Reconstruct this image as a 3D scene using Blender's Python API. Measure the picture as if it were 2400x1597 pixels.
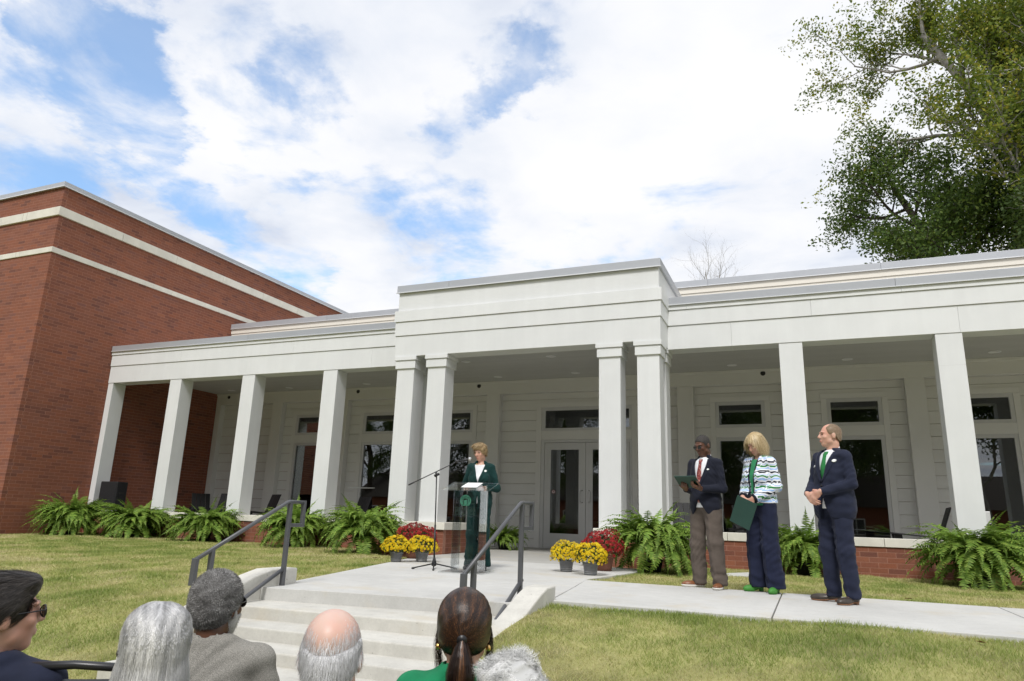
import bpy, bmesh, math, random
import numpy as np
from mathutils import Vector, Matrix, Euler
for o in list(bpy.data.objects): bpy.data.objects.remove(o)
SC = bpy.context.scene; COL = SC.collection
R = math.radians
# ------------------------------------------------------------------ camera
CAM = np.array([0.0, -13.242, 0.713]); YAW, PIT, ROL, FPX = 22.853, 14.224, 1.878, 1639.77
def _axes():
    y, t, r = R(YAW), R(PIT), R(ROL)
    f = np.array([-math.sin(y)*math.cos(t), math.cos(y)*math.cos(t), math.sin(t)])
    rt = np.array([math.cos(y), math.sin(y), 0.0]); up = np.cross(rt, f)
    return math.cos(r)*rt+math.sin(r)*up, -math.sin(r)*rt+math.cos(r)*up, f
CR, CU, CF = _axes()
cd = bpy.data.cameras.new('camera'); cam = bpy.data.objects.new('camera', cd); COL.objects.link(cam)
cam.matrix_world = Matrix(((CR[0], CU[0], -CF[0], CAM[0]), (CR[1], CU[1], -CF[1], CAM[1]), (CR[2], CU[2], -CF[2], CAM[2]), (0, 0, 0, 1)))
cd.sensor_width = 36; cd.lens = 36*FPX/2400; cd.clip_end = 3000; cd.clip_start = 0.05
SC.camera = cam
def ray(u, v): return CF+CR*(u-1200)/FPX-CU*(v-798.5)/FPX
def on_z(u, v, z=0.0):
    d = ray(u, v); return CAM+d*((z-CAM[2])/d[2])
def on_y(u, v, y):
    d = ray(u, v); return CAM+d*((y-CAM[1])/d[1])
def on_x(u, v, x):
    d = ray(u, v); return CAM+d*((x-CAM[0])/d[0])
# ------------------------------------------------------------------ light
SUN_EL, SUN_AZ = 50.0, 168.0          # azimuth clockwise from +Y, light comes from behind the camera
sd = bpy.data.lights.new('sun', 'SUN'); sd.energy = 1.9; sd.angle = R(14); sd.color = (1.0, 0.975, 0.94)
sun = bpy.data.objects.new('sun', sd); COL.objects.link(sun)
sv = Vector((math.sin(R(SUN_AZ))*math.cos(R(SUN_EL)), math.cos(R(SUN_AZ))*math.cos(R(SUN_EL)), math.sin(R(SUN_EL))))
sun.rotation_euler = sv.to_track_quat('Z', 'Y').to_euler(); sun.location = (0, -20, 30)
W = bpy.data.worlds.new('World'); SC.world = W; W.use_nodes = True
VS = SC.view_settings; VS.view_transform = 'Standard'; VS.look = 'None'; VS.exposure = 0.58; VS.gamma = 1.0; VS.use_curve_mapping = False

class NT:
    """tiny node-tree helper"""
    def __init__(s, t): s.t = t; s.n = t.nodes; s.l = t.links
    def new(s, typ, **kw):
        n = s.n.new(typ)
        for k, v in kw.items(): setattr(n, k, v)
        return n
    def link(s, a, b): s.l.new(a, b)
    def setin(s, n, i, v):
        if v is None: return
        if hasattr(v, 'is_output') or isinstance(v, bpy.types.NodeSocket): s.l.new(v, n.inputs[i])
        else: n.inputs[i].default_value = v[:3] if n.inputs[i].type == 'VECTOR' and hasattr(v, '__len__') else v
    def math(s, op, a, b=None, c=None, clamp=False):
        n = s.new('ShaderNodeMath', operation=op, use_clamp=clamp)
        s.setin(n, 0, a); s.setin(n, 1, b); s.setin(n, 2, c); return n.outputs[0]
    def vmath(s, op, a, b=None):
        n = s.new('ShaderNodeVectorMath', operation=op); s.setin(n, 0, a); s.setin(n, 1, b)
        return n.outputs['Value'] if op in ('DOT_PRODUCT', 'LENGTH', 'DISTANCE') else n.outputs[0]
    def noise(s, vec, scale, detail=4, rough=.55, dist=0, out='Fac'):
        n = s.new('ShaderNodeTexNoise'); s.setin(n, 'Vector', vec); n.inputs['Scale'].default_value = scale
        n.inputs['Detail'].default_value = detail; n.inputs['Roughness'].default_value = rough; n.inputs['Distortion'].default_value = dist
        return n.outputs[out]
    def ramp(s, fac, pts, interp='LINEAR'):
        n = s.new('ShaderNodeValToRGB'); s.setin(n, 0, fac); e = n.color_ramp.elements; n.color_ramp.interpolation = interp
        while len(e) < len(pts): e.new(.5)
        for k, (p, c) in enumerate(pts):
            e[k].position = p; e[k].color = (c[0], c[1], c[2], 1) if hasattr(c, '__len__') else (c, c, c, 1)
        return n.outputs[0]
    def mix(s, fac, a, b, blend='MIX'):
        n = s.new('ShaderNodeMix', data_type='RGBA', blend_type=blend)
        s.setin(n, 0, fac)
        for i, v in ((6, a), (7, b)):
            if isinstance(v, (tuple, list)) and len(v) == 3: v = (*v, 1)
            s.setin(n, i, v)
        return n.outputs[2]
    def mapr(s, v, a, b, c=0., d=1., smooth=True):
        n = s.new('ShaderNodeMapRange', interpolation_type='SMOOTHSTEP' if smooth else 'LINEAR')
        s.setin(n, 0, v)
        for i, q in enumerate((a, b, c, d)): n.inputs[i+1].default_value = q
        return n.outputs[0]

def build_world():
    N = NT(W.node_tree); N.n.clear()
    tc = N.new('ShaderNodeTexCoord'); D = tc.outputs['Generated']
    sky = N.new('ShaderNodeTexSky', sky_type='NISHITA'); sky.sun_disc = False
    sky.sun_elevation = R(SUN_EL); sky.sun_rotation = R(SUN_AZ); sky.air_density = 1.0; sky.dust_density = .6; sky.ozone_density = 2.5
    sep = N.new('ShaderNodeSeparateXYZ'); N.link(D, sep.inputs[0])
    zz = N.math('MAXIMUM', N.math('ADD', sep.outputs[2], 0.10), 0.04)
    inv = N.math('DIVIDE', 1.0, zz)
    sc = N.new('ShaderNodeVectorMath', operation='SCALE'); N.link(D, sc.inputs[0]); N.link(inv, sc.inputs[3])
    P = sc.outputs[0]
    big = N.noise(P, 2.3, 12, .60, .25)
    warp = N.noise(P, 1.1, 3, .5, .0)
    # openings in the cloud cover (direction in the frame, half-angle, depth)
    holes = [((265, 190), 3.4, 1.), ((225, 80), 2.8, .8), ((290, 320), 2.8, .9), ((660, 235), 2.4, .6), ((425, 260), 1.8, .6),
             ((735, 110), 2.4, .6), ((1110, 175), 2.8, .8), ((1200, 190), 2.0, .6), ((1330, 60), 3.0, .5), ((580, 590), 4.2, .9),
             ((470, 470), 2.6, .5), ((700, 670), 3.0, .6), ((1040, 620), 3.6, .6), ((20, 380), 3.4, .7), ((990, 300), 1.8, .5),
             ((800, 520), 2.6, .45), ((1280, 520), 2.6, .35), ((560, 60), 2.2, .4), ((40, 130), 3.0, .3)]
    wn = N.new('ShaderNodeTexNoise'); N.link(P, wn.inputs['Vector']); wn.inputs['Scale'].default_value = 3.2; wn.inputs['Detail'].default_value = 9; wn.inputs['Roughness'].default_value = .62
    wv = N.vmath('MULTIPLY', N.vmath('SUBTRACT', wn.outputs['Color'], (.5, .5, .5)), (.30, .30, .30)); DW = N.vmath('NORMALIZE', N.vmath('ADD', D, wv))
    acc = None
    for (u, v), ang, dep in holes:
        d = ray(u*2400/2356, v*2400/2356); d = d/np.linalg.norm(d)
        dt = N.vmath('DOT_PRODUCT', DW, tuple(d))
        m = N.mapr(dt, math.cos(R(ang*1.9)), 1.0, 0, dep)
        acc = m if acc is None else N.math('ADD', acc, m)
    dens = N.math('SUBTRACT', N.math('MULTIPLY_ADD', big, 1.35, -.02), N.math('MULTIPLY', N.math('MINIMUM', acc, 1.1), .26))
    cover = N.mapr(dens, .24, .56, .22, 1.0)
    # inner shading of the clouds: grey-lilac where thick, white at the lit edges
    sh = N.math('ADD', N.math('MULTIPLY', warp, .55), N.math('MULTIPLY', N.noise(P, 3.4, 6, .55, .2), .45))
    ccol = N.ramp(sh, [(.37, (.53, .575, .67)), (.45, (.66, .69, .75)), (.53, (.745, .755, .785)), (.64, (.80, .80, .805))])
    tint = N.mix(1.0, sky.outputs[0], (.84, 1.10, 1.18), 'MULTIPLY')
    bgs = N.new('ShaderNodeBackground'); N.link(tint, bgs.inputs[0]); bgs.inputs[1].default_value = 0.15
    bgc = N.new('ShaderNodeBackground'); N.link(ccol, bgc.inputs[0]); bgc.inputs[1].default_value = 0.86
    mx = N.new('ShaderNodeMixShader'); N.link(cover, mx.inputs[0]); N.link(bgs.outputs[0], mx.inputs[1]); N.link(bgc.outputs[0], mx.inputs[2])
    out = N.new('ShaderNodeOutputWorld'); N.link(mx.outputs[0], out.inputs[0])
build_world()

# ------------------------------------------------------------------ helpers
rng = np.random.default_rng(7); random.seed(7)
def props(o, label=None, cat=None, group=None, kind=None):
    if label: o['label'] = label
    if cat: o['category'] = cat
    if group: o['group'] = group
    if kind: o['kind'] = kind
    return o
def empty(name, loc=(0, 0, 0), rz=0, label=None, cat=None, group=None, parent=None):
    o = bpy.data.objects.new(name, None); COL.objects.link(o); o.location = loc; o.rotation_euler = (0, 0, rz); o.empty_display_size = .1
    if parent: o.parent = parent
    return props(o, label, cat, group)
def mesh_data(name, v, f, mat=None, smooth=False, attr=None):
    me = bpy.data.meshes.new(name)
    v = np.asarray(v, dtype=np.float32)
    if isinstance(f, np.ndarray):
        k = f.shape[1]; nf = len(f)
        me.vertices.add(len(v)); me.vertices.foreach_set('co', v.ravel())
        me.loops.add(nf*k); me.loops.foreach_set('vertex_index', f.astype(np.int32).ravel())
        me.polygons.add(nf); me.polygons.foreach_set('loop_start', np.arange(0, nf*k, k, dtype=np.int32))
        me.polygons.foreach_set('loop_total', np.full(nf, k, dtype=np.int32))
        me.update(calc_edges=True); me.validate()
    else:
        me.from_pydata([tuple(map(float, q)) for q in v], [], f); me.update()
    me.polygons.foreach_set('use_smooth', np.full(len(me.polygons), bool(smooth)))
    if attr:
        for an, dom, vals in attr:
            a = me.attributes.new(an, 'FLOAT', dom); a.data.foreach_set('value', np.asarray(vals, dtype=np.float32))
    if mat: me.materials.append(mat)
    return me
def obj(name, me, parent=None, loc=None, rot=None, scale=None):
    o = bpy.data.objects.new(name, me); COL.objects.link(o)
    if parent: o.parent = parent
    if loc is not None: o.location = loc
    if rot is not None: o.rotation_euler = rot
    if scale is not None: o.scale = scale
    return o
class MB:
    def __init__(s): s.v = []; s.f = []
    def add(s, v, f):
        b = len(s.v); s.v += [tuple(q) for q in v]; s.f += [tuple(i+b for i in q) for q in f]; return s
    def box(s, x0, x1, y0, y1, z0, z1):
        v = [(x0, y0, z0), (x1, y0, z0), (x1, y1, z0), (x0, y1, z0), (x0, y0, z1), (x1, y0, z1), (x1, y1, z1), (x0, y1, z1)]
        return s.add(v, [(0, 3, 2, 1), (4, 5, 6, 7), (0, 1, 5, 4), (1, 2, 6, 5), (2, 3, 7, 6), (3, 0, 4, 7)])
    def bar(s, a, b, w, h=None, up=(0, 0, 1)):
        """square bar from a to b"""
        a = Vector(a); b = Vector(b); h = h or w; d = (b-a).normalized(); up = Vector(up)
        if abs(d.dot(up)) > .95: up = Vector((0, 1, 0))
        x = d.cross(up).normalized(); y = x.cross(d)
        v = [p+x*(sx*w/2)+y*(sy*h/2) for p in (a, b) for sx, sy in ((-1, -1), (1, -1), (1, 1), (-1, 1))]
        return s.add(v, [(3, 2, 1, 0), (4, 5, 6, 7), (0, 1, 5, 4), (1, 2, 6, 5), (2, 3, 7, 6), (3, 0, 4, 7)])
    def tube(s, pts, r, n=10, cap=True):
        pts = [Vector(p) for p in pts]; rr = r if hasattr(r, '__len__') else [r]*len(pts)
        prev = None; rings = []
        for i, p in enumerate(pts):
            d = (pts[min(i+1, len(pts)-1)]-pts[max(i-1, 0)]).normalized()
            if prev is None: prev = d.orthogonal().normalized()
            x = (prev-d*prev.dot(d)).normalized(); y = d.cross(x); prev = x
            rings.append([p+x*(math.cos(2*math.pi*k/n)*rr[i])+y*(math.sin(2*math.pi*k/n)*rr[i]) for k in range(n)])
        v = [q for g in rings for q in g]; f = []
        for i in range(len(rings)-1):
            for k in range(n): f.append((i*n+k, i*n+(k+1) % n, (i+1)*n+(k+1) % n, (i+1)*n+k))
        if cap: f.append(tuple(range(n-1, -1, -1))); f.append(tuple((len(rings)-1)*n+k for k in range(n)))
        return s.add(v, f)
    def lathe(s, prof, c=(0, 0, 0), n=24):
        v = []; f = []
        for r, z in prof:
            for k in range(n): v.append((c[0]+r*math.cos(2*math.pi*k/n), c[1]+r*math.sin(2*math.pi*k/n), c[2]+z))
        for i in range(len(prof)-1):
            for k in range(n): f.append((i*n+k, i*n+(k+1) % n, (i+1)*n+(k+1) % n, (i+1)*n+k))
        f.append(tuple(range(n-1, -1, -1))); f.append(tuple((len(prof)-1)*n+k for k in range(n)))
        return s.add(v, f)
    def prism(s, poly, axis, a, b):
        """poly: 2D points in the two other axes (in x,y,z order), extruded along axis from a to b"""
        def P(q, t):
            q = list(q); q.insert(axis, t); return tuple(q)
        n = len(poly); v = [P(q, a) for q in poly]+[P(q, b) for q in poly]
        f = [tuple(range(n)), tuple(range(2*n-1, n-1, -1))]+[(i, n+i, n+(i+1) % n, (i+1) % n) for i in range(n)]
        return s.add(v, f)
    def obj(s, name, mat, parent=None, bevel=0, smooth=False, fix=True):
        me = mesh_data(name, s.v, s.f, mat, smooth)
        if fix:
            bm = bmesh.new(); bm.from_mesh(me); bmesh.ops.recalc_face_normals(bm, faces=bm.faces); bm.to_mesh(me); bm.free()
            if smooth: me.polygons.foreach_set('use_smooth', np.ones(len(me.polygons), dtype=bool))
        o = obj(name, me, parent)
        if bevel:
            m = o.modifiers.new('bevel', 'BEVEL'); m.width = bevel; m.segments = 2; m.limit_method = 'ANGLE'; m.angle_limit = R(40); m.harden_normals = False
        return o
def box(name, mat, parent, x0, x1, y0, y1, z0, z1, bevel=0): return MB().box(x0, x1, y0, y1, z0, z1).obj(name, mat, parent, bevel, fix=False)
def copy_tree(o, parent=None):
    c = o.copy(); COL.objects.link(c); c.parent = parent
    for ch in list(o.children): copy_tree(ch, c)
    return c

# ------------------------------------------------------------------ materials
MATS = {}
def mat(name, base, rough=.6, noise=None, bump=None, metal=0., spec=.5, objvar=0., extra=None, sheen=0., sss=0.):
    """base colour with optional large+small noise variation (amount, scale) and bump (strength, scale)"""
    m = bpy.data.materials.new(name); m.use_nodes = True; N = NT(m.node_tree); N.n.clear()
    b = N.new('ShaderNodeBsdfPrincipled'); o = N.new('ShaderNodeOutputMaterial'); N.link(b.outputs[0], o.inputs[0])
    tc = N.new('ShaderNodeTexCoord'); v = tc.outputs['Object']
    geo = N.new('ShaderNodeNewGeometry'); wp = geo.outputs['Position']
    c = None; col = (*base, 1)
    if noise:
        f = N.noise(wp, noise[1], 6, .6)
        c = N.mix(N.mapr(f, .3, .7), tuple(x*(1-noise[0]) for x in base), tuple(min(1, x*(1+noise[0])) for x in base)); col = c
    if objvar:
        oi = N.new('ShaderNodeObjectInfo'); mlt = N.mapr(oi.outputs['Random'], 0, 1, 1-objvar, 1+objvar, False)
        n = N.new('ShaderNodeVectorMath', operation='SCALE'); N.setin(n, 0, col if not isinstance(col, tuple) else col[:3]); N.setin(n, 3, mlt); col = n.outputs[0]
    if extra: col = extra(N, v, wp, col)
    N.setin(b, 'Base Color', col); b.inputs['Roughness'].default_value = rough; b.inputs['Metallic'].default_value = metal
    b.inputs['Specular IOR Level'].default_value = spec
    if sheen: b.inputs['Sheen Weight'].default_value = sheen; b.inputs['Sheen Roughness'].default_value = .5
    if sss: b.inputs['Subsurface Weight'].default_value = sss; b.inputs['Subsurface Radius'].default_value = (.012, .004, .002); b.inputs['Subsurface Scale'].default_value = 1
    if bump:
        bn = N.new('ShaderNodeBump'); bn.inputs['Strength'].default_value = bump[0]; bn.inputs['Distance'].default_value = bump[2] if len(bump) > 2 else .01
        N.link(N.noise(wp, bump[1], 5, .6), bn.inputs['Height']); N.link(bn.outputs[0], b.inputs['Normal'])
    MATS[name] = m; return m
def streaks(amount, sx=6.):
    def f(N, v, wp, col):
        mp = N.new('ShaderNodeMapping'); N.link(wp, mp.inputs[0]); mp.inputs['Scale'].default_value = (sx, sx, .35)
        s = N.noise(mp.outputs[0], 1.0, 5, .6)
        k = N.mapr(s, .35, .75, 1-amount, 1.0)
        n = N.new('ShaderNodeVectorMath', operation='SCALE'); N.setin(n, 0, col); N.setin(n, 3, k); return n.outputs[0]
    return f
M_white = mat('white painted board', (.715, .725, .728), .45, (.022, 1.7), (.08, 60, .002), objvar=.02, extra=streaks(.035))
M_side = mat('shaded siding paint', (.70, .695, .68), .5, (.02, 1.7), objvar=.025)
M_cream = mat('warm-lit cream board', (.72, .68, .61), .5, (.02, 1.7), objvar=.02)  # upper wall boards; warm reflected light is put into this cream colour
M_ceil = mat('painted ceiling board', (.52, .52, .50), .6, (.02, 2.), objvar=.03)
M_coping = mat('grey metal coping', (.45, .465, .495), .34, (.03, 1.2), metal=.35, objvar=.03)
M_coplip = mat('bright metal lip', (.78, .79, .81), .3, metal=.4)
M_stone = mat('cast stone', (.70, .675, .60), .8, (.06, 3.), (.2, 90, .003), objvar=.04, extra=streaks(.07, 3.))
M_alu = mat('white aluminium frame', (.60, .60, .605), .35, (.015, 4.), metal=.15)
M_steel = mat('brushed steel', (.55, .55, .55), .28, metal=1.)
M_mortar = mat('pink mortar', (.33, .165, .115), .95, (.12, 30.), (.4, 200, .003))
def brick_col(N, rnd, wp):
    c = N.ramp(rnd, [(0., (.150, .056, .039)), (.14, (.195, .067, .040)), (.35, (.235, .080, .043)), (.6, (.212, .079, .049)), (.8, (.248, .081, .041)), (.93, (.188, .075, .056)), (1., (.28, .10, .052))])
    f = N.noise(wp, 45, 4, .6); g = N.noise(wp, .55, 3, .5)
    k = N.math('MULTIPLY', N.mapr(f, .3, .7, .86, 1.12, False), N.mapr(g, .3, .7, .93, 1.07, False))
    n = N.new('ShaderNodeVectorMath', operation='SCALE'); N.setin(n, 0, c); N.setin(n, 3, k); return n.outputs[0]
def brick_mat(name, use_attr):
    def ex(N, v, wp, col):
        if use_attr: a = N.new('ShaderNodeAttribute', attribute_name='rnd'); r = a.outputs['Fac']
        else: a = N.new('ShaderNodeObjectInfo'); r = a.outputs['Random']
        return brick_col(N, r, wp)
    return mat(name, (.2, .07, .04), .88, None, (.35, 160, .003), extra=ex)
M_brick_o = brick_mat('red brick', False); M_brick_a = brick_mat('red brick coursed', True)
def conc_extra(amt):
    def f(N, v, wp, col):
        g = N.noise(wp, .9, 6, .6); h = N.noise(wp, 7., 6, .65); s = N.noise(wp, 60, 3, .6)
        k = N.math('MULTIPLY', N.mapr(g, .3, .72, 1-amt, 1+amt*.5, False), N.mapr(h, .32, .7, 1-amt*.6, 1+amt*.3, False))
        k = N.math('MULTIPLY', k, N.mapr(s, .3, .7, .95, 1.04, False))
        n = N.new('ShaderNodeVectorMath', operation='SCALE'); N.setin(n, 0, col); N.setin(n, 3, k)
        warm = N.noise(wp, 1.6, 5, .6)
        c1 = N.mix(N.mapr(warm, .52, .72, 0, .5), n.outputs[0], (.50, .44, .33), 'MIX')
        mp = N.new('ShaderNodeMapping'); N.link(wp, mp.inputs[0]); mp.inputs['Scale'].default_value = (9, 9, 1.1)
        run = N.math('MULTIPLY', N.mapr(N.noise(mp.outputs[0], 1.0, 6, .65), .56, .74), N.mapr(N.noise(wp, 1.3, 4, .6), .45, .65))
        c2 = N.mix(N.math('MULTIPLY', run, amt*2.6, clamp=True), c1, (.20, .18, .145), 'MIX')
        pit = N.mapr(N.noise(wp, 34, 2, .5), .72, .76)
        return N.mix(N.math('MULTIPLY', pit, .6), c2, (.17, .15, .12), 'MIX')
    return f
M_conc = mat('pale concrete', (.55, .545, .52), .85, None, (.25, 130, .003), extra=conc_extra(.12), objvar=.03)
M_conc2 = mat('step concrete', (.60, .585, .535), .88, None, (.3, 110, .004), extra=conc_extra(.18), objvar=.03)
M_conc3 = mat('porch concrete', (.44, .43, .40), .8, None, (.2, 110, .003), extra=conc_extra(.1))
M_joint = mat('dark joint', (.16, .15, .13), .95, (.2, 30))
M_rail = mat('grey painted steel', (.085, .088, .096), .38, (.05, 12), (.05, 150, .001))
M_black = mat('black poly board', (.012, .012, .014), .5, (.1, 20), objvar=.15)
M_blackp = mat('black plastic', (.014, .014, .016), .42)
M_grille = mat('black speaker grille', (.010, .010, .012), .7, None, (.8, 400, .004))
M_dark = mat('dark void', (.02, .02, .02), .6)
M_soil = mat('lawn soil', (.26, .25, .095), 1., (.35, 2.2), (.6, 14, .02))
M_room = mat('dim room wall', (.55, .50, .42), .8)
M_roomf = mat('dim room floor', (.10, .085, .07), .5)
M_roof = mat('roof membrane', (.55, .54, .52), .8)
def glass_mat(name, tint, refl=1.0, rough=0.0):
    m = bpy.data.materials.new(name); m.use_nodes = True; N = NT(m.node_tree); N.n.clear()
    t = N.new('ShaderNodeBsdfTransparent'); t.inputs[0].default_value = (*tint, 1)
    g = N.new('ShaderNodeBsdfGlossy'); g.inputs['Roughness'].default_value = rough; g.inputs['Color'].default_value = (.95, .97, 1, 1)
    fr = N.new('ShaderNodeFresnel'); fr.inputs[0].default_value = 1.5
    mx = N.new('ShaderNodeMixShader'); N.link(N.math('MULTIPLY', fr.outputs[0], refl, clamp=True), mx.inputs[0]); N.link(t.outputs[0], mx.inputs[1]); N.link(g.outputs[0], mx.inputs[2])
    o = N.new('ShaderNodeOutputMaterial'); N.link(mx.outputs[0], o.inputs[0]); MATS[name] = m; return m
M_glass = glass_mat('window glass', (.58, .60, .59), 3.0)
M_acryl = glass_mat('clear acrylic', (.985, .992, .99), .6)
# ================================================================== ground, walk, steps
def lerp_profile(y, pts):
    ys = np.array([p[0] for p in pts][::-1]); zs = np.array([p[1] for p in pts][::-1]); return np.interp(y, ys, zs)
LPROF = [(4, -.03), (-2.5, -.03), (-4.5, -.07), (-6.5, -.13), (-8, -.30), (-9.5, -.60), (-11, -.83), (-40, -.9), (-900, -1)]
RPROF = [(4, -.03), (-4.4, -.03), (-7.0, -.03), (-7.6, -.075), (-8.4, -.19), (-9.5, -.46), (-11, -.83), (-40, -.9), (-900, -1)]
def hgt(x, y):
    t = np.clip((np.asarray(x)+4.9)/2.6, 0, 1)
    z = lerp_profile(y, LPROF)*(1-t)+lerp_profile(y, RPROF)*t
    z = z+.012*np.sin(x*1.7+.3*y)*np.sin(y*1.3+1)+.008*np.sin(x*4.1+y*2.7)
    return np.where(paved(x, y, .02), np.minimum(z-.10, -.14+np.minimum(0, z+.05)*1.3), z)
LAND = np.array([(-6.50, -1.78), (-5.96, -3.66), (-5.02, -7.03), (-4.87, -7.64), (-2.42, -7.29), (-2.24, -6.86), (-2.62, -4.33), (-2.42, -2.7), (-2.42, -1.78)])
def inpoly(x, y, P):
    x = np.asarray(x, float); y = np.asarray(y, float); r = np.zeros(x.shape, bool)
    j = len(P)-1
    for i in range(len(P)):
        xi, yi = P[i]; xj, yj = P[j]
        c = ((yi > y) != (yj > y)) & (x < (xj-xi)*(y-yi)/((yj-yi) if yj != yi else 1e-9)+xi)
        r ^= c; j = i
    return r
def paved(x, y, g=0.0):
    x = np.asarray(x, float); y = np.asarray(y, float)
    r = inpoly(x, y, LAND)
    r |= (x > -2.65) & (y > -6.85+g) & (y < -4.44-g)
    r |= (x > -5.08+g) & (x < -2.2-g) & (y < -6.8) & (y > -9.2)
    r |= (x > -17.6) & (y > 0.0+g) | (x > -8.0) & (x < -2.3) & (y > -1.8)
    r |= (x < -17.6) & (y > -2.2+g)
    return r
def grid_mesh(xs, ys, zf):
    X, Yg = np.meshgrid(xs, ys, indexing='ij'); Z = zf(X, Yg)
    v = np.stack([X, Yg, Z], -1).reshape(-1, 3); n, m = X.shape
    a = (np.arange(n-1)[:, None]*m+np.arange(m-1)[None]).ravel()
    return v, np.stack([a, a+m, a+m+1, a+1], 1)
xs = np.unique(np.concatenate([np.linspace(-900, -40, 10), np.linspace(-40, -24, 9), np.arange(-24, 14.01, .2), np.linspace(14, 40, 9), np.linspace(40, 900, 10)]))
ys = np.unique(np.concatenate([np.linspace(-900, -60, 8), np.linspace(-60, -14, 12), np.arange(-14, 1.01, .2), np.linspace(1, 40, 10), np.linspace(40, 900, 10)]))
v, f = grid_mesh(xs, ys, hgt)
lawn = obj('lawn', mesh_data('lawn', v, f, M_soil, True)); props(lawn, 'grassy ground sloping down from the porch to the audience', 'ground', kind='structure')

def slab(name, poly, z0, z1, m, parent, bevel=.006):
    return MB().prism(poly, 2, z0, z1).obj(name, m, parent, bevel)
walk = empty('walkway', (0, 0, 0), label='pale concrete walkway and landing in front of the porch', cat='walkway'); walk['kind'] = 'structure'
J = .006
slab('slab', [(-6.50, -1.78), (-5.96, -3.66), (-5.42, -5.60), (-2.46, -5.40), (-2.62, -4.33), (-2.42, -2.7), (-2.42, -1.78)], -.14, 0, M_conc, walk)
slab('slab', [(-5.42+.003, -5.60-2*J), (-5.02, -7.03), (-4.87, -7.20), (-4.87, -7.64), (-2.42, -7.29), (-2.24, -6.86), (-2.45, -5.40-2*J)], -.14, 0, M_conc, walk)
px = [-2.66, -.335, 1.70, 3.72, 5.75, 7.8, 9.9, 12., 14.]
for a, b in zip(px[:-1], px[1:]):
    if a < -2: poly = [(-2.62+J*2, -4.44), (b-J, -4.44), (b-J, -6.85), (-2.24+J*2, -6.85), (-2.46+J*2, -5.4)]
    else: poly = [(a+J, -4.44), (b-J, -4.44), (b-J, -6.85), (a+J, -6.85)]
    slab('slab', poly, -.14, -.001, M_conc, walk)
MB().prism([(-6.4, -2), (-5, -7), (-2.5, -7.1), (-2.3, -6.7), (13.9, -6.7), (13.9, -4.55), (-2.5, -4.5), (-2.6, -2)], 2, -.15, -.03).obj('joint_bed', M_joint, walk)
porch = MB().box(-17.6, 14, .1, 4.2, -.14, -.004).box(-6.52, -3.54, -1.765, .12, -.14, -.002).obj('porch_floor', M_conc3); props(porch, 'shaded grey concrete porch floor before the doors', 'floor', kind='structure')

steps = empty('steps', (0, 0, 0), label='pale concrete steps between low cheek walls and handrails', cat='steps'); steps['kind'] = 'structure'
edges = [(-7.64, -7.29, 0.), (-8.05, -7.93, -.115), (-8.385, -8.35, -.220), (-8.70, -8.69, -.318), (-9.25, -9.25, -.412)]
for k in range(1, len(edges)):
    l, r, z = edges[k]; pl, pr, pz = edges[k-1]
    slab('tread', [(-4.89, l), (-2.41, r), (-2.41, pr+.06), (-4.89, pl+.06)], z-.32, z, M_conc2, steps, .012)
MB().prism([(-4.885, -7.625), (-2.415, -7.275), (-2.415, -7.1), (-4.885, -7.4)], 2, -.30, -.006).obj('riser', M_conc2, steps, .01)
def cheek(x0, x1, prof, lab):
    o = MB().prism(prof, 0, x0, x1).obj('cheek_wall', M_conc2, None, .014); props(o, lab, 'low wall'); return o
cheek(-5.08, -4.875, [(-7.12, -.5), (-7.12, .150), (-7.50, .152), (-7.72, .105), (-8.95, -.33), (-8.95, -1.)], 'low concrete cheek wall of the steps on the side of the brick building')
cheek(-2.42, -2.20, [(-6.79, -.5), (-6.79, .122), (-7.02, .118), (-7.2, .07), (-8.0, -.215), (-8.95, -.42), (-8.95, -1.)], 'low concrete cheek wall of the steps beside the long walkway')

# handrails
def rail(xp, P, lab):
    t = empty('handrail', (xp, P['post'][0], 0), label=lab, cat='handrail', group='handrails of the concrete steps')
    L = lambda y, z: (0, y-P['post'][0], z)
    by, bz = P['bend']; ly, lz = P['loopR']; cy, cz = P['corner']
    MB().tube([L(cy, cz), L(by-.015, bz-.008), L(by+.02, bz+.001), L(ly, bz)], .0185, 12).obj('top_rail', M_rail, t, smooth=True)
    MB().bar(L(*P['post']), L(P['post'][0], bz-.01), .040).obj('post', M_rail, t, .004)
    MB().bar(L(ly, bz+.018), L(ly, P['loopz']-.018), .038).obj('loop_bar', M_rail, t, .004)
    MB().bar(L(ly-.018, P['loopz']), L(P['post'][0]+.02, P['loopz']), .036).obj('loop_bar', M_rail, t, .004)
    # low end
    MB().bar(L(cy, cz+.012), L(cy-.005, P['lowz']-.02), .045).obj('loop_bar', M_rail, t, .004)
    p2 = P['post2']; zt = cz+(bz-cz)*(p2-cy)/(by-cy)
    MB().bar(L(p2, zt), L(p2, P['foot2']), .040).obj('post', M_rail, t, .004)
    MB().bar(L(cy+.02, P['lowz']), L(p2-.02, P['lowz']), .036).obj('loop_bar', M_rail, t, .004)
    y0, z0 = P['low']; y1, z1 = p2, P['low'][1]+(p2-y0)*(bz-cz)/(by-cy)
    MB().tube([L(y0, z0), L(y1, z1)], .019, 12).obj('lower_rail', M_rail, t, smooth=True)
    return t
rail(-4.82, dict(bend=(-7.435, .80), loopR=(-7.195, .80), corner=(-8.533, .286), post=(-7.405, -.01), loopz=.572, lowz=.098, post2=-8.36, foot2=-.24, low=(-7.407, .158)), 'grey steel handrail on the lawn side of the steps, nearer the brick building')
XR = -2.49
q = lambda a, b: on_x(400+a/2.6189, 1100+b/2.6189, XR)
bd, lr, cn, lw, lb = q(2150, 207), q(2218, 212), q(1800, 650), q(2155, 680), q(2205, 365)
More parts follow.
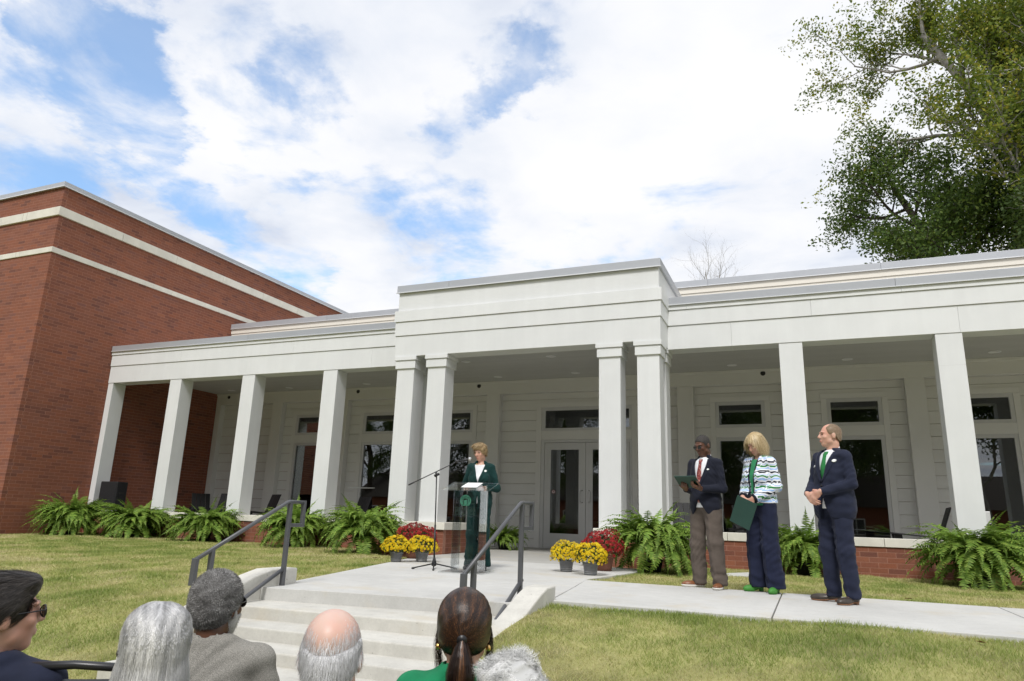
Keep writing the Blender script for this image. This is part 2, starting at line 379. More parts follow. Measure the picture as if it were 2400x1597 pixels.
rail(XR, dict(bend=(bd[1], bd[2]), loopR=(lr[1], bd[2]), corner=(cn[1], cn[2]), post=(bd[1]+.035, -.01), loopz=lb[2], lowz=cn[2]-.19, post2=cn[1]+.175, foot2=-.18, low=(lw[1], lw[2])), 'grey steel handrail on the walkway side of the steps, nearer the standing people')

# ================================================================== bricks
BL, BH, MJ = .262, .0822, .010
unit_brick = None
def get_unit_brick():
    global unit_brick
    if unit_brick is None:
        c = .018; v = []; 
        me = MB().box(-.5, .5, -.5, .5, -.5, .5); unit_brick = mesh_data('brick', me.v, me.f, M_brick_o)
    return unit_brick
class Bricks:
    """bricks laid on walls; axis 'x': wall runs along x facing -y at y=pos ; axis 'y': wall runs along y facing +x at x=pos"""
    def __init__(s): s.b = []
    def wall(s, axis, pos, a, b, z0, z1, depth=.1, phase=0, face=-1, corner=None, skip=None):
        nz = int(round((z1-z0)/BH)); ch = (z1-z0)/nz
        for k in range(nz):
            za = z0+k*ch+MJ/2; zb = z0+(k+1)*ch-MJ/2
            lo, hi = a, b
            if corner == 'lo' and k % 2: lo = a+depth+MJ
            if corner == 'hi' and k % 2: hi = b-depth-MJ
            off = (phase+k) % 2*BL/2
            t = lo-off if corner != 'hi' else lo
            cuts = [lo]; t = lo+(BL-off if off else BL)
            while t < hi-.06: cuts.append(t); t += BL
            cuts.append(hi)
            for p, q in zip(cuts[:-1], cuts[1:]):
                p2 = p+(MJ/2 if p > lo else 0); q2 = q-(MJ/2 if q < hi else 0)
                if skip and skip((p2+q2)/2, (za+zb)/2): continue
                j = rng.normal(0, .0004)
                c = pos+face*(-depth/2)+face*(.0056+j)
                if axis == 'x': s.b.append(((p2+q2)/2, c, (za+zb)/2, q2-p2, depth, zb-za))
                else: s.b.append((c, (p2+q2)/2, (za+zb)/2, depth, q2-p2, zb-za))
        return s
    def build(s, parent, limit=300, name='brick', keep=None):
        B = np.array(s.b); c = B[:, :3]; d = (c-CAM)@CF; u = 1200+FPX*((c-CAM)@CR)/d; w = 798.5-FPX*((c-CAM)@CU)/d
        size = np.maximum(B[:, 3], B[:, 4])*B[:, 5]/d**2
        vis = (u > 0) & (u < 2400) & (w > 0) & (w < 1597)
        if keep is not None: vis &= keep(c)
        order = np.argsort(-np.where(vis, size, size*1e-3)); pick = set(order[:limit].tolist())
        me = get_unit_brick()
        for i in pick:
            x, y, z, sx, sy, sz = s.b[i]; obj(name, me, parent, (x, y, z), None, (sx, sy, sz))
        rest = [i for i in range(len(s.b)) if i not in pick]
        if rest:
            B = B[rest]; n = len(rest)
            sg = np.array([(-1, -1, -1), (1, -1, -1), (1, 1, -1), (-1, 1, -1), (-1, -1, 1), (1, -1, 1), (1, 1, 1), (-1, 1, 1)])*.5
            v = (B[:, None, :3]+sg[None]*B[:, None, 3:]).reshape(-1, 3)
            fq = np.array([(0, 3, 2, 1), (4, 5, 6, 7), (0, 1, 5, 4), (1, 2, 6, 5), (2, 3, 7, 6), (3, 0, 4, 7)])
            f = (np.arange(n)[:, None, None]*8+fq[None]).reshape(-1, 4)
            o = obj('brickwork', mesh_data('brickwork', v, f, M_brick_a, attr=[('rnd', 'POINT', np.repeat(rng.random(n), 8))]), parent); o['kind'] = 'stuff'

XB, YB = -17.6, -2.2
# ================================================================== brick building
bb = empty('brick_building', (XB, YB, 0), label='tall red brick building with two pale stone bands and a metal roof edge', cat='building')
def bpart(o): o.parent = bb; o.matrix_parent_inverse = Matrix.Translation(-Vector((XB, YB, 0))); return o
bb.location = (0, 0, 0)
MB().box(-34, XB+.004, YB-.004, 20, -.8, 8.80).obj('wall_core', M_mortar, bb)
Bk = Bricks()
for z0, z1 in ((-.35, 6.978), (7.121, 7.996), (8.234, 8.80)):
    Bk.wall('x', YB, -24, XB+.0055, z0, z1, corner='hi', phase=1, face=-1)
    Bk.wall('y', XB, YB, 14.0, z0, z1, corner=None, face=1) if False else None
    nz = int(round((z1-z0)/BH)); ch = (z1-z0)/nz
    s2 = Bricks(); s2.wall('y', XB, YB-.0055, 14.0, z0, z1, phase=0, face=1)
    # corner bricks alternate between the two faces
    for (x, y, z, sx, sy, sz) in s2.b:
        k = int((z-z0)/ch)
        lo = YB-.0055 if k % 2 else YB+.1+MJ
        a, b_ = max(y-sy/2, lo), y+sy/2
        if b_-a > .03: Bk.b.append((x, (a+b_)/2, z, sx, b_-a, sz))
Bk.build(bb, 300)
def band(z0, z1, pr, n):
    for k in range(9):   # side, along y
        a = YB-pr+k*1.9; MB().box(XB-.08, XB+pr, a+(0.0 if k == 0 else .004), a+1.9-.004, z0, z1).obj('stone_block', M_stone, bb, .006)
    a = XB-.08; w = [1.15, .16, 1.25, .16, 1.6, 1.6]
    for ww in w:
        MB().box(a-ww+.004, a-.004 if a < XB-.1 else a, YB-pr, YB+.08, z0, z1).obj('stone_block', M_stone, bb, .006); a -= ww
band(7.996, 8.234, .055, 0); band(6.978, 7.121, .035, 1)
for k in range(6):
    a = YB-.06+k*3.0; MB().box(XB-.3, XB+.06, a+.002, a+2.998, 8.80, 8.935).obj('coping', M_coping, bb)
    MB().box(XB+.055, XB+.072, a+.002, a+2.998, 8.795, 8.815).obj('coping_lip', M_coplip, bb)
a = XB+.058
for k in range(4):
    MB().box(a-(2.42 if k == 0 else 3)+.004, a, YB-.062, YB+.3, 8.801, 8.937).obj('coping', M_coping, bb); MB().box(a-(2.42 if k == 0 else 3)+.004, a, YB-.076, YB-.06, 8.795, 8.815).obj('coping_lip', M_coplip, bb); a -= (2.42 if k == 0 else 3)

# ================================================================== white porch building
pb = empty('porch_building', (0, 0, 0), label='long white single-storey building with columned porch and raised entrance block', cat='building')
E1, E2, D = -7.98, -2.31, .75
Z0, ZF, ZL2, ZL1, ZA = .588, 3.954, 4.418, 4.725, 4.972
YW, YP = 4.13, 3.93
XEND = 9.6
def P(name, m, *a, bevel=.004): return box(name, m, pb, *a, bevel=bevel)
def fascia(x0, x1):
    for y, za, zb, off, nm in ((0, ZF, ZL2, 1.2, 'fascia_board'), (-.020, ZL2+.004, ZL1, 2.6, 'fascia_board'), (-.042, ZL1+.004, 4.822, .4, 'fascia_trim')):
        cut = [x0]+list(np.arange(x0+off, x1-.5, 3.66))+[x1]
        for a, b in zip(cut[:-1], cut[1:]): P(nm, M_white, a+.0012, b-.0012, y, .40, za, zb, bevel=.002)
    n = max(1, int(round((x1-x0)/3.9)))
    for k in range(n):
        a, b = x0+(x1-x0)*k/n, x0+(x1-x0)*(k+1)/n
        P('coping', M_coping, a+.002, b-.002, -.062, .46, 4.826, 4.980, bevel=.003); P('coping_lip', M_coplip, a+.002, b-.002, -.078, -.058, 4.818, 4.834, bevel=0)
fascia(XB+.012, E1+.02); fascia(E2-.02, XEND)
# entrance block
P('fascia_board', M_white, E1, E2, -D, -D+.41, ZF+.012, ZL2); P('fascia_board', M_white, E1-.02, E2+.02, -D-.020, -D+.41, ZL2+.004, ZL1); P('fascia_board', M_white, E1-.042, E2+.042, -D-.042, -D+.41, ZL1+.004, ZA)
P('fascia_board', M_white, E1+.012, E2-.012, -D+.006, -D+.41, ZA+.012, 5.386)
P('coping', M_coping, E1-.03, (E1+E2)/2-1.6, -D-.035, -D+.44, 5.39, 5.552); P('coping', M_coping, (E1+E2)/2-1.596, E2+.03, -D-.035, -D+.44, 5.39, 5.552)
P('coping_lip', M_coplip, E1-.045, E2+.045, -D-.052, -D-.03, 5.380, 5.398, bevel=0)
for xa, xb, s in ((E1, E1+.41, -1), (E2-.41, E2, 1)):
    P('fascia_board', M_white, xa, xb, -D+.412, .398, ZF+.012, ZL2); P('fascia_board', M_white, xa, xb, .402, 4.1, 4.345, ZL2); e = .02
    P('fascia_board', M_white, xa-(e if s < 0 else 0), xb+(e if s > 0 else 0), -D+.412, 4.1, ZL2+.004, ZL1); e = .042
    P('fascia_board', M_white, xa-(e if s < 0 else 0), xb+(e if s > 0 else 0), -D+.412, 4.1, ZL1+.004, ZA)
    P('fascia_board', M_white, xa+.012, xb-.012, -D+.412, 4.1, ZA+.012, 5.386); e = .03
    P('coping', M_coping, xa-(e if s < 0 else 0), xb+(e if s > 0 else 0), -D+.442, 4.12, 5.39, 5.552)
P('roof_slab', M_roof, XB+.02, E1, .41, 4.13, 4.70, 4.84); P('roof_slab', M_roof, E2, XEND, .41, 4.13, 4.70, 4.84); P('roof_slab', M_roof, E1+.42, E2-.42, -D+.42, 4.13, 5.2, 5.34)
# rear upper wall
P('upper_wall', M_cream, XB+.012, XEND, 4.16, 4.5, 4.60, 6.40); P('upper_trim', M_cream, XB+.010, XEND, 4.135, 4.5, 6.404, 6.562)
for k in range(7):
    a = XB+.008+k*3.9; P('coping', M_coping, a+.002, a+3.898, 4.10, 4.6, 6.566, 6.735, bevel=.003); P('coping_lip', M_coplip, a+.002, a+3.898, 4.085, 4.104, 6.556, 6.574, bevel=0)
P('roof_slab', M_roof, XB+.02, XEND, 4.5, 12, 6.3, 6.45)
# columns
CW = .397
def column(x, y, w=CW, cap=False, z1=ZF-.003):
    o = P('column', M_white, x, x+w, y, y+w, Z0-.002, z1 if not cap else ZF+.010, bevel=.007)
    if cap:
        for e, za, zb in ((.032, 3.704, 3.878), (.055, 3.880, ZF+.009)):
            c = MB().box(x-e, x+w+e, y-e, y+w+e, za, zb).obj('capital', M_white, o, .004)
    return o
P('column', M_white, XB+.012, XB+.20, .012, .012+CW, Z0-.002, ZF-.003, bevel=.007)
for x in (-15.285, -12.846, -10.39): column(x, .012)
for x in (-.314, 2.156, 4.62, 7.08): column(x, .012)
P('column_joint', M_alu, 2.1555, 2.1565+CW, .0112, .02, 3.402, 3.406, bevel=0)
for x in (-7.905, -7.165, -3.485, -2.76): column(x, -D+.035, .412, True)
for x in (-7.905, -2.76): column(x, .012, CW, True)
# base walls, piers and stone sills
base = empty('brick_base', parent=pb)
Bs = Bricks()
Bs.wall('x', 0, XB, -8.0, -.05, .445, face=-1); Bs.wall('x', 0, -2.29, XEND, -.05, .445, phase=1, face=-1)
for x0, x1 in ((-8.0, -6.55), (-3.51, -2.29)):
    Bs.wall('x', -.80, x0, x1, -.05, .445, face=-1)
    Bs.wall('y', x1, -.69, .40, -.05, .445, face=1, depth=.1)
    Bs.wall('y', x0, -.69, -.11, -.05, .445, face=-1, depth=.1)
Bs.build(base, 300)
MB().box(XB+.01, -8.05, -.004, .42, -.3, .444).box(-2.24, XEND, -.004, .42, -.3, .444).box(-8.002, -6.548, -.803, .41, -.3, .443).box(-3.512, -2.288, -.803, .41, -.3, .443).obj('mortar_core', M_mortar, base)
a = XB+.012
for b in list(np.arange(-15.9, -8.2, 1.83))+[-8.06]:
    P('stone_sill', M_stone, a, b-.006, -.03, .46, .446, Z0-.003, bevel=.006); a = b
a = -2.23
for b in list(np.arange(-1.35, XEND, 2.45))+[XEND]:
    P('stone_sill', M_stone, a, b-.006, -.03, .46, .446, Z0-.003, bevel=.006); a = b
P('stone_sill', M_stone, -8.05, -6.51, -.85, .47, .447, Z0-.003, bevel=.008); P('stone_sill', M_stone, -3.555, -2.24, -.85, .47, .447, Z0-.003, bevel=.008)
# porch ceiling and beams
yy = .40
while yy < YP-.01:
    y2 = min(yy+.143, YP)
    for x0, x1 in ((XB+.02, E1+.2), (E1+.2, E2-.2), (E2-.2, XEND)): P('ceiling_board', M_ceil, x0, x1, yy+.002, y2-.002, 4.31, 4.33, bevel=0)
    yy += .143
yy = -D+.41
while yy < .39:
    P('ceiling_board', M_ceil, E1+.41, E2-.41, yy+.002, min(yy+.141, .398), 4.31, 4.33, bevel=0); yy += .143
P('crown_trim', M_side, XB+.01, XEND, YP-.03, YP, 4.25, 4.309); P('frieze', M_side, XB+.01, XEND, YP, YW+.02, 3.962, 4.306)
# lap siding, bay by bay
pil = [XB+.01]+[-15.285, -12.846, -10.39, -7.93, -2.81, -.33, 2.115, 4.58, 7.05]
P('pilaster', M_side, XB+.012, XB+.20, YP+.002, YW, 0, 3.961)
for x in pil[1:]: P('pilaster', M_side, x, x+.385, YP+.002, YW, 0, 3.961, bevel=.005)
bays = [(XB+.20, -15.285)]+[(pil[i]+.385, pil[i+1]) for i in range(1, len(pil)-1)]+[(7.435, XEND)]
zl = [.2165+.2753*k for k in range(15)]; zl = [0.]+[z for z in zl if z < 3.94]+[3.962]
WIN = [-13.88, -11.42, -8.97, -1.37, 1.09, 3.54, 6.0]
def siding_open(x0, x1): # list of solid x-intervals given openings
    op = sorted([(c-.6, c+.6) for c in WIN if x0 < c < x1]+([(-6.42, -3.93)] if x0 < -5 < x1 else []))
    r = []; a = x0
    for p, q_ in op: r.append((a, p)); a = q_
    r.append((a, x1)); return r
for x0, x1 in bays:
    for za, zb in zip(zl[:-1], zl[1:]):
        segs = siding_open(x0, x1) if zb > .12 and za < 3.5 else [(x0, x1)]
        for p, q_ in segs:
            MB().prism([(YW-.016, za+.003), (YW+.02, za+.003), (YW+.02, zb-.004), (YW-.004, zb-.004)], 0, p+.001, q_-.001).obj('siding_board', M_side, pb)
# windows
def window(c):
    w = empty('window', (c, YW, 0), parent=pb)
    B = lambda n, m, par, *a, bevel=.003: box(n, m, par, *a, bevel=bevel)
    for s in (-1, 1): B('trim', M_side, w, min(s*.562, s*.685), max(s*.562, s*.685), -.032, .05, .02, 3.584)
    B('trim', M_side, w, -.685, .685, -.034, .05, 3.586, 3.706); B('trim', M_side, w, -.561, .561, -.030, .05, 2.732, 2.962)
    for z0, z1 in ((2.964, 3.584), (.10, 2.730)):
        fr = MB()
        for a in ((-.56, -.482, z0, z1), (.482, .56, z0, z1), (-.482, .482, z0, z0+.072), (-.482, .482, z1-.082, z1)): fr.box(a[0], a[1], -.022, .06, a[2], a[3])
        o = fr.obj('window_frame', M_alu, w, .003)
        B('pane', M_glass, w, -.48, .48, .022, .028, z0+.07, z1-.08, bevel=0)
    B('trim', M_side, w, -.561, .561, -.03, .05, .02, .098)
for c in WIN: window(c)
# entrance: transom window, frame, double door
ent = empty('entrance_door', (0, YW, 0), parent=pb)
def EB(n, m, x0, x1, y0, y1, z0, z1, bevel=.003, par=None): return box(n, m, par or ent, x0, x1, y0, y1, z0, z1, bevel=bevel)
for a, b in ((-6.53, -6.388), (-3.97, -3.838)): EB('trim', M_side, a, b, -.034, .05, 0, 3.582)
EB('trim', M_side, -6.53, -3.838, -.036, .05, 3.584, 3.712); EB('trim', M_side, -6.386, -3.972, -.03, .05, 2.725, 2.962)
fr = MB()
for a in ((-6.386, -6.285, 2.964, 3.58), (-4.04, -3.972, 2.964, 3.58), (-6.285, -4.04, 2.964, 3.03), (-6.285, -4.04, 3.495, 3.58)): fr.box(a[0], a[1], -.022, .06, a[2], a[3])
fr.obj('window_frame', M_alu, ent, .003); EB('pane', M_glass, -6.285, -4.04, .022, .028, 3.028, 3.497, 0)
fr = MB().box(-6.386, -6.290, -.02, .06, 0, 2.722).box(-4.035, -3.972, -.02, .06, 0, 2.722).box(-6.290, -4.035, -.02, .06, 2.652, 2.722).box(-6.290, -4.035, -.03, .06, 0, .018); fr.obj('door_frame', M_alu, ent, .003)
for s, (a, b) in ((-1, (-6.284, -5.177)), (1, (-5.169, -4.041))):
    lf = empty('door', (0, 0, 0), parent=ent)
    ga, gb = a+.168, b-.178
    if s > 0: ga, gb = a+.178, b-.168
    fr = MB().box(a, ga, -.008, .04, .02, 2.645).box(gb, b, -.008, .04, .02, 2.645).box(ga, gb, -.008, .04, .02, .372).box(ga, gb, -.008, .04, 2.468, 2.645)
    fr.obj('leaf', M_alu, lf, .003); EB('pane', M_glass, ga, gb, .012, .018, .37, 2.47, 0, lf)
    EB('push_bar', M_steel, ga-.02, gb+.02, .05, .08, 1.24, 1.30, .004, lf)
    hx = b-.075 if s < 0 else a+.075; k = .055*s
    MB().tube([(hx, -.01, 1.145), (hx+k*.2, -.055, 1.135), (hx+k, -.065, 1.17), (hx+k*1.15, -.065, 1.29), (hx+k, -.065, 1.41), (hx+k*.2, -.055, 1.445), (hx, -.01, 1.435)], .012, 10).obj('handle', M_steel, lf, smooth=True)
    if s < 0:
        MB().lathe([(.02, 0), (.02, .012)], n=16).obj('lock', M_steel, lf, smooth=False); o = lf.children[-1]; o.rotation_euler = (R(90), 0, 0); o.location = (hx-.01, -.008, 1.30)
        st = MB().lathe([(.05, 0), (.05, .002)], n=24).obj('sticker', mat('maroon sticker', (.22, .05, .06), .5), lf); st.rotation_euler = (R(90), 0, 0); st.location = (ga+.085, .011, 1.40)
        s2 = MB().lathe([(.036, 0), (.036, .002)], n=24).obj('sticker_emblem', mat('white sticker', (.8, .8, .8), .5), st); s2.location = (0, 0, .0015)
        s3 = MB().prism([(-.02, .02), (0, .026), (.02, .02), (.018, -.006), (0, -.026), (-.018, -.006)], 2, .0037, .0045).obj('sticker_shield', MATS['maroon sticker'], st)
EB('access_button', M_alu, -6.74, -6.66, -.03, 0, .98, 1.14, .006)
# ceiling lights and dark domes
M_lamp = mat('lamp lens', (.75, .75, .72), .4)
for x, y in [(-16.49, 3.38), (-14.24, 3.39), (-11.49, 3.39), (-1.43, 3.32), (.99, 3.3), (3.71, 3.3), (6.2, 3.3), (-7.36, 1.43), (-5.2, 1.4), (-3.05, 1.4), (-7.35, 3.33), (-5.21, 3.31), (-3.05, 3.3)]:
    o = MB().lathe([(.115, 0), (.115, -.008), (.085, -.012), (.08, -.002)], n=24).obj('ceiling_light', M_coplip, pb); o.location = (x, y, 4.309)
    l = MB().lathe([(.08, -.001), (.04, -.004), (.0, -.005)], n=20).obj('lens', M_lamp, o)
for x in (-.794, -8.176, -12.134, -17.10):
    o = MB().lathe([(.0, -.07), (.03, -.065), (.05, -.045), (.058, -.015), (.058, 0), (.04, .01)], n=16).obj('dome_camera', M_blackp, pb, smooth=True); o.rotation_euler = (R(90), 0, 0); o.location = (x, YP-.02, 4.205)
    o.rotation_euler = (R(-90), 0, 0); o.location = (x, YP-.004, 4.205); o.rotation_euler = (R(-90), 0, R(180))
o = P('outlet_box', M_alu, 2.556, 2.63, .10, .19, .86, 1.05, bevel=.006)
# interior room seen dimly through the glass
rm = empty('interior', parent=pb)
for n, m, a in (('room_floor', M_roomf, (XB+.1, XEND, YW+.06, 11, -.1, -.002)), ('room_ceiling', M_room, (XB+.1, XEND, YW+.06, 11, 3.75, 3.85)), ('room_wall', M_room, (XB+.1, XEND, 10.9, 11, 0, 3.75)),
                ('room_wall', M_room, (-7.75, -7.6, 5.2, 10.9, 0, 3.75)), ('room_wall', M_room, (-2.7, -2.55, 5.2, 10.9, 0, 3.75)), ('end_wall', M_white, (XEND, XEND+.1, 4.13, 12, 0, 6.3)), ('back_wall', M_white, (XB+.1, XEND, 12, 12.1, 0, 6.3)), ('end_wall', M_white, (XEND, XEND+.1, 0, 4.13, 4.0, 4.9))):
    box(n, m, rm, *a)
for x, y, w in ((-13.5, 6.0, 1.6), (-10.5, 6.5, 1.4), (-.8, 6.2, 1.5), (1.6, 6.8, 1.5), (4.0, 6.2, 1.6), (-5.4, 8.0, 1.8)):
    t = MB().box(x-w/2, x+w/2, y-.4, y+.4, .70, .74)
    for sx in (-1, 1):
        for sy in (-1, 1): t.box(x+sx*(w/2-.06)-.025, x+sx*(w/2-.06)+.025, y+sy*.34-.025, y+sy*.34+.025, 0, .70)
    t.obj('table', M_roomf, rm)
# ================================================================== vegetation
def leaf_mat(name, c0, c1, attr='rnd', rough=.55, trans=.35, obj_rand=False):
    m = bpy.data.materials.new(name); m.use_nodes = True; N = NT(m.node_tree); N.n.clear()
    a = N.new('ShaderNodeAttribute', attribute_name=attr)
    col = N.ramp(a.outputs['Fac'], c1 if isinstance(c1, list) else [(0, c0), (1, c1)])
    if obj_rand:
        oi = N.new('ShaderNodeObjectInfo'); sc = N.new('ShaderNodeVectorMath', operation='SCALE'); N.link(col, sc.inputs[0]); N.link(N.mapr(oi.outputs['Random'], 0, 1, .75, 1.25, False), sc.inputs[3]); col = sc.outputs[0]
    d = N.new('ShaderNodeBsdfPrincipled'); N.link(col, d.inputs['Base Color']); d.inputs['Roughness'].default_value = rough; d.inputs['Specular IOR Level'].default_value = .3
    t = N.new('ShaderNodeBsdfTranslucent'); N.link(col, t.inputs[0])
    mx = N.new('ShaderNodeMixShader'); mx.inputs[0].default_value = trans; N.link(d.outputs[0], mx.inputs[1]); N.link(t.outputs[0], mx.inputs[2])
    o = N.new('ShaderNodeOutputMaterial'); N.link(mx.outputs[0], o.inputs[0]); MATS[name] = m; return m
def fbm2(x, y, seed=0):
    r = np.random.default_rng(seed); z = np.zeros_like(x); a = 1.; f = 1.
    for o in range(5):
        for k in range(3):
            th = r.random()*6.28; ph = r.random()*6.28
            z += a*np.sin((x*math.cos(th)+y*math.sin(th))*f+ph+1.3*np.sin((x*math.sin(th)-y*math.cos(th))*f*.7+ph*2))
        a *= .62; f *= 1.9
    return z/4.
# ---- lawn grass: real blades, green with dry straw patches
def make_grass():
    pts = []
    def scatter(x0, x1, y0, y1, dens):
        n = int((x1-x0)*(y1-y0)*dens); x = rng.uniform(x0, x1, n); y = rng.uniform(y0, y1, n)
        k = ~paved(x, y, .0); x, y = x[k], y[k]
        z = hgt(x, y); q = np.stack([x, y, z], 1)-CAM; d = q@CF
        u = 1200+FPX*(q@CR)/d; v = 798.5-FPX*(q@CU)/d
        k = (d > .5) & (u > -200) & (u < 2600) & (v > 900) & (v < 1750)
        pts.append(np.stack([x[k], y[k], z[k], d[k]], 1))
    scatter(-23, -5.0, -4.2, -.1, 2300); scatter(-14, -4.9, -7, -4.2, 3600); scatter(-9, -4.9, -11.5, -7, 6000)
    scatter(-2.7, 9, -4.5, -.02, 3200); scatter(-2.3, 6, -10.5, -6.8, 7000)
    p = np.concatenate(pts); n = len(p)
    # ragged fringe over the concrete edges comes from blades leaning outwards
    dry = np.clip(.56+.42*fbm2(p[:, 0]*.8, p[:, 1]*1.1, 3)+.42*fbm2(p[:, 0]*5, p[:, 1]*6, 5), 0, 1)
    r = rng.random(n); val = np.clip(.72*dry+.45*(r-.35), 0, 1)
    tuft = np.clip(fbm2(p[:, 0]*7, p[:, 1]*7, 9), 0, 1)
    hgt_b = (1+.35*tuft)*(.020+.026*rng.random(n))*(1.12-.45*dry); w = np.clip(.0017*p[:, 3]/3.2, .0024, .008)*(.7+.6*rng.random(n))
    th = rng.random(n)*6.283; ln = (.010+.035*rng.random(n)); la = rng.random(n)*6.283
    b = p[:, :3]-np.array([0, 0, .006]); dx = np.stack([np.cos(th)*w, np.sin(th)*w, np.zeros(n)], 1)
    tip = b+np.stack([np.cos(la)*ln, np.sin(la)*ln, hgt_b], 1)
    v = np.stack([b-dx, b+dx, tip], 1).reshape(-1, 3); f = np.arange(3*n).reshape(-1, 3)
    M = leaf_mat('lawn grass', 0, [(0, (.19, .26, .06)), (.28, (.30, .36, .095)), (.5, (.43, .44, .16)), (.72, (.55, .50, .24)), (1, (.62, .54, .33))], trans=.3)
    o = obj('grass', mesh_data('grass', v, f, M, attr=[('rnd', 'POINT', np.repeat(val, 3))])); props(o, 'short lawn grass, green with dry straw patches', 'grass', kind='stuff'); print('grass', n)
make_grass()
# fallen leaves
M_dleaf = mat('dry leaf', (.30, .16, .06), .8, objvar=.3)
for i, (u, v) in enumerate([(186, 1300), (140, 1460), (2130, 1400), (560, 1290), (460, 1345), (2300, 1500), (880, 1305)]):
    pz = on_z(u, v, -.02); z = float(hgt(pz[0], pz[1])); pz = on_z(u, v, z+.03)
    m = MB().add([(-.04, 0, 0), (-.01, -.022, .008), (.03, -.016, .002), (.045, 0, .012), (.03, .018, .004), (-.01, .022, .01)], [(0, 1, 2, 3), (0, 3, 4, 5)])
    o = m.obj('fallen_leaf', M_dleaf); o.location = (pz[0], pz[1], z+.012); o.rotation_euler = (.2, .1, i*1.7); props(o, 'dry brown leaf fallen on the lawn', 'leaf', 'fallen leaves on the lawn')

# ---- ferns
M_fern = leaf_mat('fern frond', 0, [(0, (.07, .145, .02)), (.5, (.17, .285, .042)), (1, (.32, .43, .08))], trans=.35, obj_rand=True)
M_pot_d = mat('dark plastic pot', (.03, .035, .03), .6)
def frond_mesh(seed, L, droop, curl=0.):
    r = np.random.default_rng(seed); n = 30; V = []; F = []; A = []
    s = np.linspace(0, 1, n+1)
    ang = R(78)-s**1.25*droop; x = np.concatenate([[0], np.cumsum(np.cos(ang[:-1]))])*L/n; z = np.concatenate([[0], np.cumsum(np.sin(ang[:-1]))])*L/n
    yb = curl*s**2*L
    P_ = np.stack([x, yb, z], 1)
    def quad(a, b, c, d, val):
        k = len(V); V.extend([a, b, c, d]); F.append((k, k+1, k+2, k+3)); A.extend([val]*4)
    for i in range(n):
        T = P_[i+1]-P_[i]; T /= np.linalg.norm(T); S = np.array([0, 1., 0]); U = np.cross(T, S)
        quad(P_[i]-S*.003, P_[i]+S*.003, P_[i+1]+S*.003, P_[i+1]-S*.003, .15)
        if i < 2: continue
        wl = L*(.085+.02*r.random())*math.sin(math.pi*min(1, (.12+.88*s[i]))**.8)*(1.0 if s[i] < .8 else (1-s[i])/.2*.9+.1)
        for sd in (-1, 1):
            if r.random() < .04: continue
            d = S*sd*.95+T*.28+U*(-.05-.35*r.random()+.15*r.random()); d /= np.linalg.norm(d)
            wv = T*L/n*.43; tw = U*wl*.12*r.normal()
            m = P_[i]+d*wl*.55+tw; e = P_[i]+d*wl+tw*1.5-np.array([0, 0, .1*wl])
            v = .25+.75*r.random()*(.4+.6*s[i])
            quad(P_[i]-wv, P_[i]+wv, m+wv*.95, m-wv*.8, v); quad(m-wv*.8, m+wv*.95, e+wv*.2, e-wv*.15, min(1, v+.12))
    return mesh_data('frond', np.array(V), np.array(F), M_fern, False, [('rnd', 'POINT', A)])
FR = [frond_mesh(10+i, 1.0, R(d), c) for i, (d, c) in enumerate([(95, .05), (120, -.06), (140, .08), (155, -.04), (165, .1), (180, -.1), (110, .12), (60, .0), (40, -.05)])]
pot_me = MB().lathe([(.13, 0), (.17, .20), (.18, .20), (.18, .23), (.15, .23), (.14, .18)], n=20); pot_me = mesh_data('pot', pot_me.v, pot_me.f, M_pot_d, True)
def fern(u, v, width, height, label, y=None, z=-.02, n=230, up=4, seed=0, lift=0.0):
    p = on_z(u, v, z) if y is None else on_y(u, v, y)
    if y is None and p[1] > -.62: p = on_y(u, v, -.62)
    r = np.random.default_rng(seed+50); t = empty('fern_plant', (p[0], p[1], z), r.random()*6, label, 'fern', 'potted ferns along the porch')
    sc = width/1.55
    obj('pot', pot_me, t, (0, 0, 0), None, (.85, .85, .8))
    hz = .17+.22*(height-.6)+lift
    for k in range(n):
        if k < up: i = 7+k % 2; L = height*.95*(.85+.25*r.random()); tilt = r.normal(0, .12)
        else: i = int(r.integers(0, 7)); L = sc*(.95+.4*r.random()); tilt = -abs(r.normal(0, .50))+.12
        az = r.random()*6.283
        obj('frond', FR[i], t, (.05*math.cos(az), .05*math.sin(az), hz), (r.normal(0, .25), tilt*-1, az), (L, L*(.9+.3*r.random()), L*height/width*1.25 if k >= up else L))
    return t
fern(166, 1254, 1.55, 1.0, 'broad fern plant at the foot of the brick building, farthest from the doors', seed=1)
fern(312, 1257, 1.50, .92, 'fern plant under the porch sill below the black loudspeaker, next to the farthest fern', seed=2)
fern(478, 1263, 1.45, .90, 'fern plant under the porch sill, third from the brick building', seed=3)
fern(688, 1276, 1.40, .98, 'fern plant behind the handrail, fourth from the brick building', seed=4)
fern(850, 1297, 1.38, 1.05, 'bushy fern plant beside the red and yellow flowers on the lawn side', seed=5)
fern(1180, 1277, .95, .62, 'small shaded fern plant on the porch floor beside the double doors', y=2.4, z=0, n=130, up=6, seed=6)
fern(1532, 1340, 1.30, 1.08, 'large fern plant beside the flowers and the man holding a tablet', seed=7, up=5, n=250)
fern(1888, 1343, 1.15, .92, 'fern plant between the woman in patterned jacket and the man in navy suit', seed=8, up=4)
fern(2300, 1375, 1.45, 1.0, 'large fern plant under the porch sill past the man in navy suit', seed=9, up=4, n=250)

